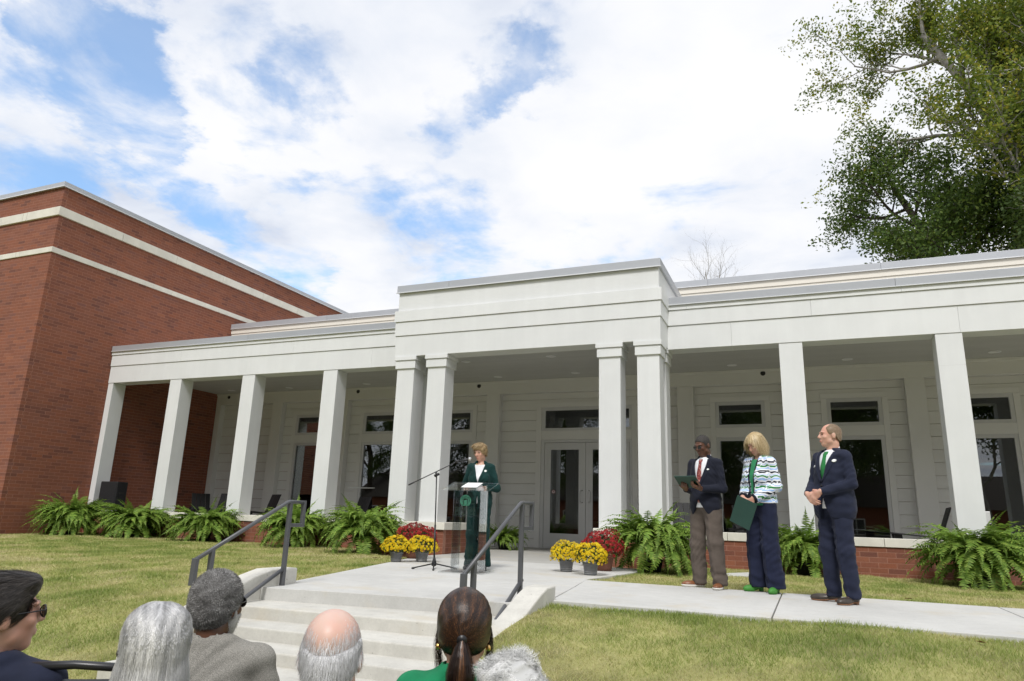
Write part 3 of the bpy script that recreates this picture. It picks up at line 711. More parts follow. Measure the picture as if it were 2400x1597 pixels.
# ---- chrysanthemums
M_mumleaf = leaf_mat('mum leaf', 0, [(0, (.015, .035, .010)), (1, (.05, .10, .025))], trans=.25)
M_yel = leaf_mat('yellow petals', 0, [(0, (.70, .46, .008)), (.5, (.82, .62, .012)), (1, (.88, .74, .04))], trans=.25)
M_red = leaf_mat('dark red petals', 0, [(0, (.20, .010, .014)), (.6, (.40, .022, .026)), (1, (.56, .07, .06))], trans=.2)
M_potg = mat('grey pot', (.15, .155, .165), .5, (.05, 20)); M_potb = mat('grey pot band', (.26, .265, .275), .45); M_potbr = mat('brown pot', (.16, .06, .035), .6)
def mum(u, v, w, ph, pr, m, potm, label, seed, loc=None, nf=430, fr=.020, hd=None):
    p = on_z(u, v, 0) if loc is None else loc; r = np.random.default_rng(seed)
    t = empty('chrysanthemum_pot', (p[0], p[1], 0), 0, label, 'flowers', 'potted chrysanthemums at the entrance')
    pt = MB().lathe([(pr*.72, 0), (pr*.76, .0), (pr*.80, ph*.22), (pr*.95, ph*.80), (pr*1.04, ph*.82), (pr*1.06, ph), (pr*.92, ph), (pr*.88, ph*.85)], n=28).obj('pot', potm, t, smooth=True)
    if potm == M_potg:
        for z in (.10, .24): MB().lathe([(pr*(.775+z*.24), ph*z), (pr*(.79+z*.24)+.003, ph*(z+.02)), (pr*(.80+z*.24), ph*(z+.07))], n=28).obj('band', M_potb, pt, smooth=True)
    hd = hd or w*.40; cz = ph+hd*.30
    # foliage
    n = 900; d = r.normal(size=(n, 3)); d /= np.linalg.norm(d, axis=1)[:, None]; d[:, 2] = np.where(d[:, 2] < -.35, -d[:, 2], d[:, 2])
    c = d*np.array([w/2, w/2, hd])*(.72+.24*r.random(n))[:, None]+np.array([0, 0, cz])
    a = r.normal(size=(n, 3)); a /= np.linalg.norm(a, axis=1)[:, None]; b = np.cross(a, d); s = .016
    v = np.stack([c-a*s, c+b*s*.6, c+a*s*1.1, c-b*s*.6], 1).reshape(-1, 3)
    o = obj('foliage', mesh_data('foliage', v, np.arange(4*n).reshape(-1, 4), M_mumleaf, attr=[('rnd', 'POINT', np.repeat(r.random(n), 4))]), t); o['kind'] = 'stuff'
    V = []; F = []; A = []
    g = (1+5**.5)/2
    for k in range(nf):
        zz = 1-1.28*(k+.5)/nf; ph_ = 2*math.pi*k/g; rr = math.sqrt(max(0, 1-zz*zz))
        dn = np.array([rr*math.cos(ph_), rr*math.sin(ph_), zz])+r.normal(0, .055, 3); dn /= np.linalg.norm(dn)
        lump = 1+.08*math.sin(dn[0]*6+seed)+.08*math.sin(dn[1]*5+2*seed)+.05*math.sin(dn[2]*9+seed)
        if r.random() < .13: continue
        if zz < -.05 and r.random() < .45: continue
        c0 = dn*np.array([w/2, w/2, hd])*lump*(.96+.05*r.random())+np.array([0, 0, cz])
        nrm = dn/np.array([w/2, w/2, hd]); nrm /= np.linalg.norm(nrm); nrm = nrm+r.normal(0, .25, 3); nrm /= np.linalg.norm(nrm)
        x = np.cross(nrm, [.3, .5, .81]); x /= np.linalg.norm(x); y = np.cross(nrm, x); f_ = fr*(.75+.5*r.random()); col = r.random()
        for ring, (R0, h0, R1, h1, m_) in enumerate(((.25, .10, 1., .02, 8), (.1, .3, .6, .38, 6))):
            for q in range(m_):
                an = 2*math.pi*(q+.5*ring)/m_+r.normal(0, .1); e0 = math.cos(an)*x+math.sin(an)*y; e1 = -math.sin(an)*x+math.cos(an)*y
                i = len(V); V.extend([c0+f_*(e0*R0+nrm*h0), c0+f_*(e0*R1*.7+e1*.30+nrm*(h0+h1)), c0+f_*(e0*R1+nrm*h1), c0+f_*(e0*R1*.7-e1*.30+nrm*(h0+h1))]); F.append((i, i+1, i+2, i+3))
                A.extend([min(1, .3*col+.25*ring), col, min(1, col+.15), col])
    o = obj('blooms', mesh_data('blooms', np.array(V), np.array(F), m, attr=[('rnd', 'POINT', A)]), t); o['kind'] = 'stuff'
    return t
rp = lambda x, y: (860+x/3.683, 1190+y/3.683)
mum(*rp(250, 468), .44, .15, .10, M_yel, M_potg, 'yellow chrysanthemum in a grey pot by the lawn edge, next to the bushy fern', 1)
mum(*rp(470, 468), .47, .15, .105, M_yel, M_potg, 'yellow chrysanthemum in a grey pot just behind the microphone stand', 2)
mum(0, 0, .68, .22, .15, M_red, M_potbr, 'dark red chrysanthemum behind the yellow pots near the microphone stand', 3, loc=on_z(*rp(400, 438)), nf=620, fr=.022, hd=.27)
mum(*rp(1720, 553), .47, .16, .105, M_yel, M_potg, 'yellow chrysanthemum in a grey pot before the double doors', 4)
mum(*rp(1930, 583), .48, .16, .105, M_yel, M_potg, 'yellow chrysanthemum in a grey pot at the lawn corner beside the large fern', 5)
mum(0, 0, .66, .22, .15, M_red, M_potbr, 'dark red chrysanthemum behind the yellow pots beside the large fern', 6, loc=on_z(*rp(2045, 545)), nf=620, fr=.022, hd=.27)

# ---- trees
M_bark = mat('grey bark', (.30, .285, .26), .95, (.3, 4.), (.9, 9, .05)); M_barkd = mat('dark bark', (.075, .062, .05), .95, (.3, 4.), (.9, 9, .05))
def tree_data(seed, H, r0, trunk_frac, spread, levels, nleaf, leafsize, lm, bm, lean=0., clump=.55, up=.35, flat=1., lo=0.35, ang=50, bl=.46):
    """branching skeleton -> one bark mesh and one leaf mesh (leaf clumps round the twigs)"""
    r = np.random.default_rng(seed); tubes = MB(); tips = []
    def branch(p, d, L, rad, lev):
        n = 7 if lev == 0 else 5; pts = [p.copy()]; rs = [rad]; cur = p.copy(); dd = d.copy()
        for i in range(n):
            dd = dd+r.normal(0, .10 if lev == 0 else .2, 3)+np.array([0, 0, up*.12*(lev > 0)]); dd /= np.linalg.norm(dd)
            cur = cur+dd*L/n; pts.append(cur.copy()); rs.append(rad*(1-(i+1)/n*(.62 if lev < levels else .85)))
        tubes.tube([tuple(q) for q in pts], rs, 9 if lev == 0 else (6 if lev == 1 else 4), cap=False)
        if lev >= levels-1: tips.extend((q, lev) for q in pts[1 if lev == levels else 3:])
        if lev < levels:
            m = [int(13*spread), 6, 5, 4][min(lev, 3)]
            for k in range(m):
                t = (trunk_frac+(1-trunk_frac)*(k+r.random())/m) if lev == 0 else .3+.7*(k+r.random())/m
                i = min(int(t*n), n-1); q = pts[i]+(pts[i+1]-pts[i])*(t*n-i)
                ax = pts[i+1]-pts[i]; ax /= np.linalg.norm(ax)
                az = k*2.4+r.random()*1.2; e = np.cross(ax, [math.cos(az), math.sin(az), .2]); e /= np.linalg.norm(e)
                a_ = R(ang+14*r.normal()) if lev == 0 else R(42+14*r.normal())
                nd = ax*math.cos(a_)+e*math.sin(a_); nd[2] *= flat; nd /= np.linalg.norm(nd)
                ll = L*(bl if lev == 0 else .55)*(.75+.5*r.random())*(1.15-.55*t if lev == 0 else 1)
                branch(q, nd, ll, rs[i]*(.5 if lev == 0 else .58), lev+1)
    branch(np.zeros(3), np.array([lean, 0, 1.]), H, r0, 0)
    bark = mesh_data('bark', tubes.v, tubes.f, bm, True)
    T = np.array([t[0] for t in tips]); k = r.integers(0, len(T), nleaf); g_ = r.normal(size=(nleaf, 3)); g_ /= np.linalg.norm(g_, axis=1)[:, None]; c = T[k]+g_*(clump*r.random(nleaf)**.45)[:, None]*np.array([1, 1, .75])
    keep = c[:, 2] > H*lo*.6; c = c[keep]; n = len(c); k = k[keep]
    a = r.normal(size=(n, 3)); a /= np.linalg.norm(a, axis=1)[:, None]; b = np.cross(a, r.normal(size=(n, 3))); b /= np.linalg.norm(b, axis=1)[:, None]
    s = leafsize*(.6+.8*r.random(n))[:, None]
    v = np.stack([c-a*s, c+b*s*.55, c+a*s, c-b*s*.55], 1).reshape(-1, 3)
    shade = np.clip(.5+.25*np.sin(k*.37)+r.normal(0, .22, n), 0, 1)
    lv = mesh_data('leaves', v, np.arange(4*n).reshape(-1, 4), lm, attr=[('rnd', 'POINT', np.repeat(shade, 4))])
    return bark, lv
def place_tree(name, data, loc, rz, sc, label, cat='tree', group=None, crown=True):
    t = empty(name, loc, rz, label, cat, group); t.scale = (sc, sc, sc)
    obj('trunk', data[0], t)
    if crown: o = obj('crown', data[1], t)
    return t
M_lgold = leaf_mat('autumn leaf', 0, [(0, (.08, .125, .018)), (.45, (.15, .21, .025)), (.8, (.26, .29, .035)), (1, (.36, .32, .045))], trans=.4)
M_ldark = leaf_mat('dark leaf', 0, [(0, (.04, .075, .014)), (.6, (.085, .145, .026)), (1, (.16, .215, .036))], trans=.3)
M_lmid = leaf_mat('mid leaf', 0, [(0, (.03, .06, .010)), (.6, (.06, .10, .016)), (1, (.11, .14, .025))], trans=.35)
tall = tree_data(4, 25, .40, .34, 1.3, 3, 44000, .078, M_lgold, M_bark, lean=.03, clump=.55, up=.8, flat=1.2, ang=38, bl=.24)
dense = tree_data(11, 17, .34, .22, 1.6, 3, 48000, .075, M_ldark, M_barkd, clump=.75, up=.3, flat=.75, ang=54, bl=.21)
mid = tree_data(15, 14, .28, .2, 1.5, 3, 40000, .085, M_lmid, M_bark, clump=.6, up=.3, flat=.8, ang=50, bl=.24)
bare = tree_data(21, 9, .06, .35, 1.0, 3, 60, .02, M_lmid, M_bark, clump=.3, up=.9, ang=34, bl=.38)
place_tree('tall_tree', tall, (8.6, 19, -.5), 1.9, 1.06, 'tall pale-trunked tree with thin yellow-green leaves behind the roof')
place_tree('tall_tree', tall, (11.6, 21, -.5), 4.1, 1.05, 'yellow-green tree at the far end of the roof, beyond the pale-trunked one')
place_tree('evergreen_tree', dense, (8.7, 23, -.5), .6, 1.14, 'dense dark green tree behind the roof, its crown below the pale tree')
place_tree('evergreen_tree', dense, (11.2, 26, -.5), 2.6, 1.15, 'dark green tree filling the gap behind the pale-trunked tree')
place_tree('leafy_tree', mid, (12.2, 17, -.5), .3, 1.0, 'mid-green leafy tree low above the roof beside the pale trunk')
place_tree('bare_tree', bare, (-4.55, 20, 4.4), .4, 1.0, 'thin bare leafless treetop showing above the white roof', crown=False)
# the far side of the street, seen only as reflections in the panes
k = 0
for x, y, s in ((-40, -46, 1.0), (-30, -40, 1.1), (-19, -44, .95), (-9, -40, 1.05), (1, -45, 1.1), (11, -40, 1.), (22, -44, 1.1), (33, -41, 1.05), (-50, -38, 1.1), (44, -36, 1.1), (-25, -52, 1.2), (6, -53, 1.2), (-4, -50, 1.15), (28, -52, 1.2)):
    place_tree('street_tree', (dense, mid)[k % 2], (x, y+7, -1), k*1.3, s*(1. if k % 2 == 0 else 1.15), 'leafy tree across the street, mirrored in the porch windows', group='trees across the street'); k += 1

def house(x, y, w, dpt, lab, rz=0.):
    h = empty('brick_house', (x, y, -1), rz, lab, 'house', 'houses across the street')
    MB().box(-w/2, w/2, -dpt, 0, 0, 3.3).obj('wall', MATS['red brick'], h)
    MB().prism([(-dpt-.5, 3.3), (.5, 3.3), (-dpt/2, 5.9)], 0, -w/2-.4, w/2+.4).obj('roof', M_barkd, h)
    n = int(w//3.2)
    for k in range(n):
        cx_ = -w/2+(k+.5)*w/n
        if k == n//2:
            d_ = MB().box(cx_-.5, cx_+.5, 0, .05, .2, 2.4).obj('door', M_white, h); MB().lathe([(.03, 0), (.03, .05)], n=10).obj('handle', M_steel, d_).location = (cx_+.38, .07, 1.2)
        else:
            w_ = MB().box(cx_-.6, cx_+.6, 0, .06, .9, 2.5).obj('window', M_white, h)
            for a in (-1, 1):
                for z in (1.0, 1.74): MB().box(cx_+a*.28-.24, cx_+a*.28+.24, .05, .075, z, z+.66).obj('pane', M_lamp_d, w_)
M_lamp_d = mat('house glass', (.04, .045, .05), .1)
house(-15, -37, 19, 8, 'long red brick house across the street, mirrored in the porch windows beside the lectern'); house(10, -38, 17, 8, 'red brick house across the street, mirrored in the windows behind the standing people')
for i, x in enumerate((-34, 30)):
    house(x, -38, 14, 8, ('red brick house far along the street towards the brick building', 'red brick house far along the street past the porch end')[i])
# ================================================================== furniture
# ---- acrylic lectern
p3 = lambda x, y: (930+x/4.48, 1020+y/4.48)
LX, LY, LR = -4.22, -4.47, R(7)
lec = empty('lectern', (LX, LY, 0), LR, 'clear acrylic lectern with a green college emblem on its front', 'lectern')
AB = lambda n, *a, bevel=.002: box(n, M_acryl, lec, *a, bevel=bevel)
AB('base_plate', -.31, .31, -.30, .26, .0, .016)
AB('front_panel', -.19, .19, -.17, -.158, .018, 1.04); AB('side_panel', -.19, -.178, -.156, .16, .018, 1.06); AB('side_panel', .178, .19, -.156, .16, .018, 1.06)
AB('shelf', -.176, .176, -.156, .16, .715, .727)
top = MB().prism([(-.25, 1.045), (.20, 1.165), (.197, 1.178), (-.253, 1.058)], 0, -.33, .33).obj('slanted_top', M_acryl, lec, .002)
MB().prism([(-.262, 1.046), (-.253, 1.046), (-.258, 1.088), (-.266, 1.088)], 0, -.33, .33).obj('paper_lip', M_acryl, lec, .001)
M_emb = mat('emblem green', (.035, .16, .10), .5); M_txt = mat('emblem text', (.02, .045, .035), .5)
eb = MB(); n = 40; V = []; F = []
for k in range(n+1):
    a = R(-62)+R(304)*k/n; V += [(.078*math.cos(a), .0, .078*math.sin(a)), (.056*math.cos(a), .0, .056*math.sin(a))]
F = [(2*k, 2*k+1, 2*k+3, 2*k+2) for k in range(n)]
eb.add(V, F)
for x0, x1, z0, z1 in ((-.05, .05, .028, .040), (-.056, .056, .042, .050), (-.045, -.03, -.05, .028), (.03, .045, -.05, .028), (-.02, .02, -.06, .012), (-.052, .052, -.066, -.052)):
    eb.add([(x0, 0, z0), (x1, 0, z0), (x1, 0, z1), (x0, 0, z1)], [(0, 1, 2, 3)])
em = eb.obj('emblem', M_emb, lec, fix=False); em.location = (-.02, -.1715, .915)
def text(s, size, loc, m, parent, name='lettering', rot=(R(90), 0, 0), sx=1.):
    c = bpy.data.curves.new(name, 'FONT'); c.body = s; c.size = size; c.align_x = 'CENTER'; c.extrude = .0006
    t = bpy.data.objects.new('tmp_text', c); COL.objects.link(t); bpy.context.view_layer.update()
    me = bpy.data.meshes.new_from_object(t); me.name = name; bpy.data.objects.remove(t); me.materials.clear(); me.materials.append(m)
    return obj(name, me, parent, loc, rot, (sx, 1, 1))
text('GEORGIA', .068, (-.02, -.1716, .785), M_txt, lec); text('COLLEGE', .068, (-.02, -.1716, .733), M_txt, lec)
paper = box('speech_pages', mat('white paper', (.8, .8, .78), .7), None, -.11, .11, -.14, .14, 0, .004); props(paper, 'white speech pages lying on the clear lectern top', 'paper')
paper.location = (LX+.03*0, LY+.01, 1.128); paper.rotation_euler = (R(14.9), 0, LR)
# ---- microphone stand and microphone
YM = -4.42
mp = lambda x, y: on_y(*p3(x, y), YM)
b0 = on_z(*p3(388, 1402)); YM = b0[1]-.02
ms = empty('microphone_stand', (b0[0], b0[1], 0), 0, 'black boom microphone stand on a tripod base before the lectern', 'mic stand')
def ml(q): return (q[0]-b0[0], q[1]-b0[1], q[2])
pt = ml(mp(418, 430)); MB().tube([(0, 0, .09), pt], .0095, 10).obj('pole', M_blackp, ms, smooth=True)
MB().tube([(0, 0, .07), (pt[0]*.42, pt[1]*.42, .09+(pt[2]-.09)*.42)], .0135, 10).obj('pole_sleeve', M_blackp, ms, smooth=True)
MB().lathe([(.018, .03), (.035, .04), (.032, .08), (.016, .14), (.012, .15)], n=16).obj('hub', M_blackp, ms, smooth=True)
for a in (on_z(*p3(165, 1408)), on_z(*p3(372, 1462)), on_z(*p3(625, 1412))):
    q = ml(a); d = math.hypot(q[0], q[1]); k = min(1, .40/d); q = (q[0]*k, q[1]*k, .014)
    MB().tube([(q[0]*.05, q[1]*.05, .065), (q[0]*.9, q[1]*.9, .02), q], .0095, 8).obj('leg', M_blackp, ms, smooth=True)
    MB().tube([(q[0]*.93, q[1]*.93, .014), (q[0]*1.03, q[1]*1.03, .013)], .0135, 8).obj('rubber_foot', M_blackp, ms, smooth=True)
e0, e1 = ml(mp(125, 524)), ml(mp(640, 277))
MB().tube([e0, e1], .007, 8).obj('boom', M_blackp, ms, smooth=True); MB().tube([e0, tuple(np.array(e0)+.12*(np.array(e1)-np.array(e0)))], .0105, 8).obj('counterweight', M_blackp, ms, smooth=True)
MB().tube([tuple(np.array(pt)+np.array([-.03, 0, .0])), tuple(np.array(pt)+np.array([.035, 0, .03]))], .02, 10).obj('clutch', M_blackp, ms, smooth=True)
MB().tube([tuple(np.array(pt)+np.array([.0, -.03, .03])), tuple(np.array(pt)+np.array([.0, .0, .06]))], .010, 8).obj('knob', M_blackp, ms, smooth=True)
m0, m1 = mp(632, 280), mp(755, 254)
mc = empty('microphone', tuple(m0), 0, 'black handheld microphone with silver mesh head at the speaker\'s mouth', 'microphone')
d = np.array(m1)-np.array(m0); L = np.linalg.norm(d); d /= L
MB().tube([(0, 0, 0), tuple(d*L*.5), tuple(d*L*.98)], [.011, .015, .019], 12).obj('body', M_blackp, mc, smooth=True)
MB().tube([tuple(d*L*.0-d*.02), tuple(d*L*.2)], .019, 12).obj('clip', M_blackp, mc, smooth=True)
bm = bmesh.new(); bmesh.ops.create_uvsphere(bm, u_segments=16, v_segments=10, radius=.026); me = bpy.data.meshes.new('mesh_head'); bm.to_mesh(me); bm.free(); me.materials.append(mat('silver mesh', (.55, .55, .55), .4, None, (.9, 700, .003), metal=.8))
me.polygons.foreach_set('use_smooth', np.ones(len(me.polygons), bool)); obj('mesh_head', me, mc, tuple(d*(L+.018)))
# ---- black slatted porch chairs
def make_chair():
    t = empty('porch_chair', (0, 0, 0), 0)
    B = lambda n, *a: MB().box(*a).obj(n, M_black, t, .004)
    for k in range(4):   # back slats, leaning back (chair faces -y)
        x = -.245+k*.123+.004; MB().prism([(.13, .30), (.155, .30), (.43, 1.08), (.405, 1.08)], 0, x, x+.115).obj('back_slat', M_black, t, .003)
    for k in range(5): MB().prism([(-.42+k*.115, .42-k*.022), (-.42+k*.115+.108, .42-k*.022-.02), (-.42+k*.115+.108, .395-k*.022-.02), (-.42+k*.115, .395-k*.022)], 0, -.27, .27).obj('seat_slat', M_black, t, .003)
    for s in (-1, 1):
        x = s*.32
        MB().prism([(-.46, .66), (.28, .60), (.28, .575), (-.46, .632)], 0, x-.065, x+.065).obj('arm', M_black, t, .004)
        MB().prism([(-.44, .632), (-.32, .625), (-.27, 0), (-.34, 0)], 0, x-.02, x+.02).obj('leg', M_black, t, .003)
        MB().prism([(-.42, .40), (.15, .28), (.42, 0), (.33, 0), (.10, .20), (-.42, .31)], 0, s*.285-.015, s*.285+.015).obj('leg', M_black, t, .003)
        MB().prism([(.22, .60), (.27, .60), (.30, .20), (.25, .20)], 0, s*.29-.014, s*.29+.014).obj('brace', M_black, t, .003)
    MB().box(-.28, .28, .30, .325, .62, .70).obj('back_rail', M_black, t, .003)
    return t
ch0 = make_chair(); first = True
for (u, v, y, rz, lab) in [(625, 1157, 1.7, -24, 'black slatted porch chair between the white columns, back fully in view'), (512, 1157, 2.0, 12, 'black slatted porch chair mostly hidden behind a white column, nearest the brick wall'),
                           (836, 1165, 1.9, -20, 'black slatted porch chair behind the bushy fern and handrail'), (1592, 1180, 1.2, 25, 'black slatted porch chair just behind the man holding a tablet'), (2222, 1190, 1.0, -92, 'black porch chair seen side-on beside the last white column'), (1738, 1200, 2.4, 30, 'black porch chair in the shade behind the woman in patterned jacket'), (455, 1180, 2.6, 60, 'black porch chair low in the corner beside the brick wall')]:
    q = on_y(u, v, y); t = ch0 if first else copy_tree(ch0); first = False
    sc = 1.04; rr = R(rz); off = .41*sc
    t.location = (q[0]+math.sin(rr)*off, y-math.cos(rr)*0, 0); t.rotation_euler = (0, 0, rr); t.scale = (sc, sc, sc); props(t, lab, 'chair', 'black chairs on the porch')
# ---- loudspeaker on the sill
z4 = lambda x, y: (x/5.8925, 1110+y/5.8925)
a, b = on_y(*z4(1400, 107), -.02), on_y(*z4(1605, 112), -.02)
ls = empty('loudspeaker', ((a[0]+b[0])/2, .14, Z0-.003), R(6), 'black loudspeaker box standing on the porch sill against the brick building', 'loudspeaker')
w = (b[0]-a[0]); h = a[2]-Z0
MB().box(-w/2, w/2, -.15, .20, 0, h).obj('cabinet', M_blackp, ls, .02); MB().box(-w/2+.02, w/2-.02, -.162, -.148, .03, h-.03).obj('grille', M_grille, ls, .006)
for s in (-1, 1): MB().box(s*w/2-.006, s*w/2+.006, -.04, .10, h*.55, h*.63).obj('handle', M_dark, ls, .004)
# ---- splash block in the grass
q = on_z(1750, 1349, .0); sb = MB().prism([(-.34, -.12), (-.30, -.15), (.34, -.15), (.34, .15), (-.30, .15), (-.34, .12)], 2, -.03, .055).obj('splash_block', M_conc, None, .012); sb.location = (q[0], q[1], -.03); sb.rotation_euler = (R(4), R(-5), R(5)); props(sb, 'pale concrete splash block lying in the grass strip', 'splash block')
# ---- folding chairs under the audience
M_fold = mat('black folding chair', (.022, .022, .025), .35)
def make_fold():   # sitter faces -y; back panel at +y
    t = empty('folding_chair', (0, 0, 0), 0)
    n = 10; v = []; 
    for k in range(n+1):
        x = -.23+.46*k/n; yb = .245-.05*(1-(2*k/n-1)**2)*-1
        v += [(x, yb, .60), (x, yb+.035, .60), (x, yb+.05, .80), (x, yb+.015, .80)]
    m = MB(); f = []
    for k in range(n):
        for j in range(4): f.append((4*k+j, 4*k+(j+1) % 4, 4*k+4+(j+1) % 4, 4*k+4+j))
    f += [(3, 2, 1, 0), tuple(4*n+j for j in range(4))]
    m.add(v, f).obj('back_panel', M_fold, t, .015)
    MB().box(-.21, .21, -.20, .20, .435, .455).obj('seat', M_fold, t, .012)
    for s in (-1, 1):
        MB().tube([(s*.245, .33, .83), (s*.24, .22, .45), (s*.235, -.30, 0)], .012, 8).obj('leg', M_fold, t, smooth=True)
        MB().tube([(s*.215, -.15, .45), (s*.215, .28, 0)], .011, 8).obj('leg', M_fold, t, smooth=True)
    MB().tube([(-.245, .33, .83), (0, .345, .845), (.245, .33, .83)], .013, 8).obj('top_rail', M_fold, t, smooth=True)
    return t
FOLD = make_fold(); FOLD_USED = [False]
def fold_at(x, y, z, rz, lab):
    t = FOLD if not FOLD_USED[0] else copy_tree(FOLD); FOLD_USED[0] = True
    t.location = (x, y, z); t.rotation_euler = (0, 0, rz); props(t, lab, 'folding chair', 'folding chairs of the audience')
# ================================================================== people: signed-distance bodies meshed with surface nets
def cap(P, a, b, ra, rb=None):
    rb = ra if rb is None else rb; a = np.asarray(a, float); b = np.asarray(b, float); ab = b-a
    t = np.clip(((P-a)@ab)/(ab@ab+1e-12), 0, 1); return np.linalg.norm(P-a-t[:, None]*ab, axis=1)-(ra+(rb-ra)*t)
def ell(P, c, r):
    q = P-np.asarray(c, float); r = np.asarray(r, float); k0 = np.linalg.norm(q/r, axis=1); k1 = np.linalg.norm(q/(r*r), axis=1)
    return k0*(k0-1)/np.maximum(k1, 1e-9)
def smin(a, b, k): h = np.clip(.5+.5*(b-a)/k, 0, 1); return b+(a-b)*h-k*h*(1-h)
def smax(a, b, k): return -smin(-a, -b, k)
def box3(P, c, r, rad=0.):
    q = np.abs(P-np.asarray(c, float))-np.asarray(r, float)+rad
    return np.linalg.norm(np.maximum(q, 0), axis=1)+np.minimum(q.max(1), 0)-rad
def sdf_mesh(fn, lo, hi, h):
    lo = np.asarray(lo, float); hi = np.asarray(hi, float); S = 4; hc = h*S
    nc = np.ceil((hi-lo)/hc).astype(int)+1
    g = np.stack(np.meshgrid(*[lo[i]+hc*np.arange(nc[i]) for i in range(3)], indexing='ij'), -1)
    dc = fn(g.reshape(-1, 3)).reshape(nc)
    nf = (nc-1)*S+1
    ix = [np.clip(np.round(np.arange(nf[i])/S).astype(int), 0, nc[i]-1) for i in range(3)]
    D = dc[np.ix_(*ix)].copy()
    m = np.abs(dc)
    cell = np.minimum.reduce([m[a:nc[0]-1+a, b:nc[1]-1+b, c:nc[2]-1+c] for a in (0, 1) for b in (0, 1) for c in (0, 1)]) < hc*1.9
    act = np.zeros(nf, bool)
    for a in range(S+1):
        for b in range(S+1):
            for c in range(S+1):
                act[a:a+(nc[0]-1)*S:S, b:b+(nc[1]-1)*S:S, c:c+(nc[2]-1)*S:S] |= cell
    I = np.argwhere(act); D[act] = fn(lo+I*h)
    ins = D < 0
    s = [slice(0, -1), slice(1, None)]
    cnt = sum(ins[s[a], s[b], s[c]].astype(np.int8) for a in (0, 1) for b in (0, 1) for c in (0, 1))
    C = np.argwhere((cnt > 0) & (cnt < 8)); vid = -np.ones(cnt.shape, int); vid[tuple(C.T)] = np.arange(len(C))
    acc = np.zeros((len(C), 3)); num = np.zeros(len(C))
    for ax in range(3):
        o1, o2 = [q for q in range(3) if q != ax]
        for a in (0, 1):
            for b in (0, 1):
                e = np.zeros(3, int); e[o1] = a; e[o2] = b; p = C+e; q = p.copy(); q[:, ax] += 1
                d0 = D[tuple(p.T)]; d1 = D[tuple(q.T)]; x = (d0 < 0) != (d1 < 0)
                t = np.where(x, d0/np.where(np.abs(d0-d1) < 1e-12, 1, d0-d1), 0)
                w = np.zeros((len(C), 3)); w[:] = e; w[:, ax] = t
                acc[x] += w[x]; num[x] += 1
    V = lo+h*(C+acc/np.maximum(num, 1)[:, None]); F = []
    for ax in range(3):
        o1, o2 = (ax+1) % 3, (ax+2) % 3
        sl0 = [slice(None)]*3; sl1 = [slice(None)]*3; sl0[ax] = slice(0, -1); sl1[ax] = slice(1, None)
        x = ins[tuple(sl0)] != ins[tuple(sl1)]; E = np.argwhere(x)
        ok = (E[:, o1] > 0) & (E[:, o2] > 0) & (E[:, o1] < nf[o1]-1) & (E[:, o2] < nf[o2]-1); E = E[ok]
        if not len(E): continue
        inside0 = ins[tuple(E.T)]
        def vv(a, b):
            q = E.copy(); q[:, o1] -= a; q[:, o2] -= b; return vid[tuple(q.T)]
        Q = np.stack([vv(1, 1), vv(0, 1), vv(0, 0), vv(1, 0)], 1)
        F.append(np.where(inside0[:, None], Q, Q[:, ::-1]))
    F = np.concatenate(F); return V, F[(F >= 0).all(1)]
def sdf_obj(name, fn, lo, hi, h, m, parent):
    V, F = sdf_mesh(fn, lo, hi, h)
    return obj(name, mesh_data(name, V, F, m, True), parent), V, F
def rotm(yaw, pitch, roll=0.):   # head-local to body: pitch>0 bows towards -y
    return np.array(Euler((R(pitch), R(roll), R(yaw))).to_matrix())
def wrinkle(P, a, f=1., seed=0.):
    x, y, z = P[:, 0]*f, P[:, 1]*f, P[:, 2]*f
    return a*(np.sin(31*x+17*z+seed+2*np.sin(13*z+5*y))*np.sin(27*z-19*y+1.7*seed+1.5*np.sin(11*x))+.5*np.sin(67*z+23*x+seed*3)*np.sin(41*y-29*x))+a*.55*np.sin(105*z+52*np.abs(x)+18*np.sin(9*x+seed)+seed)*np.clip(np.sin(8*z+11*x+seed*2)+.2*np.sin(21*y),0,1)
def head_sdf(Q, fem=False, ears=True):
    d = ell(Q, (0, .018, .035), (.076, .098, .086))
    d = smin(d, ell(Q, (0, -.030, -.030), (.060, .066, .083)), .035)
    d = smin(d, ell(Q, (0, -.060, -.094), (.026 if fem else .031, .026, .021)), .022)
    d = smin(d, cap(Q, (-.048, -.015, -.065), (.048, -.015, -.065), .018), .03)
    for s in (-1, 1):
        d = smax(d, -ell(Q, (s*.031, -.104, .010), (.019, .016, .011)), .012)
        d = smin(d, cap(Q, (s*.012, -.093, .030), (s*.048, -.078, .030), .006), .012)
        d = smin(d, ell(Q, (s*.042, -.064, -.022), (.018, .018, .014)), .02)
        if ears: d = smin(d, ell(Q, (s*.078, .016, -.008), (.009, .021, .032)), .008)
    d = smin(d, cap(Q, (0, -.090, .018), (0, -.110, -.020), .008, .0125), .010)
    d = smin(d, cap(Q, (-.013, -.098, -.024), (.013, -.098, -.024), .007), .008)
    d = smin(d, ell(Q, (0, -.089, -.056), (.024, .013, .006)), .006); d = smin(d, ell(Q, (0, -.087, -.066), (.020, .013, .006)), .006)
    return d
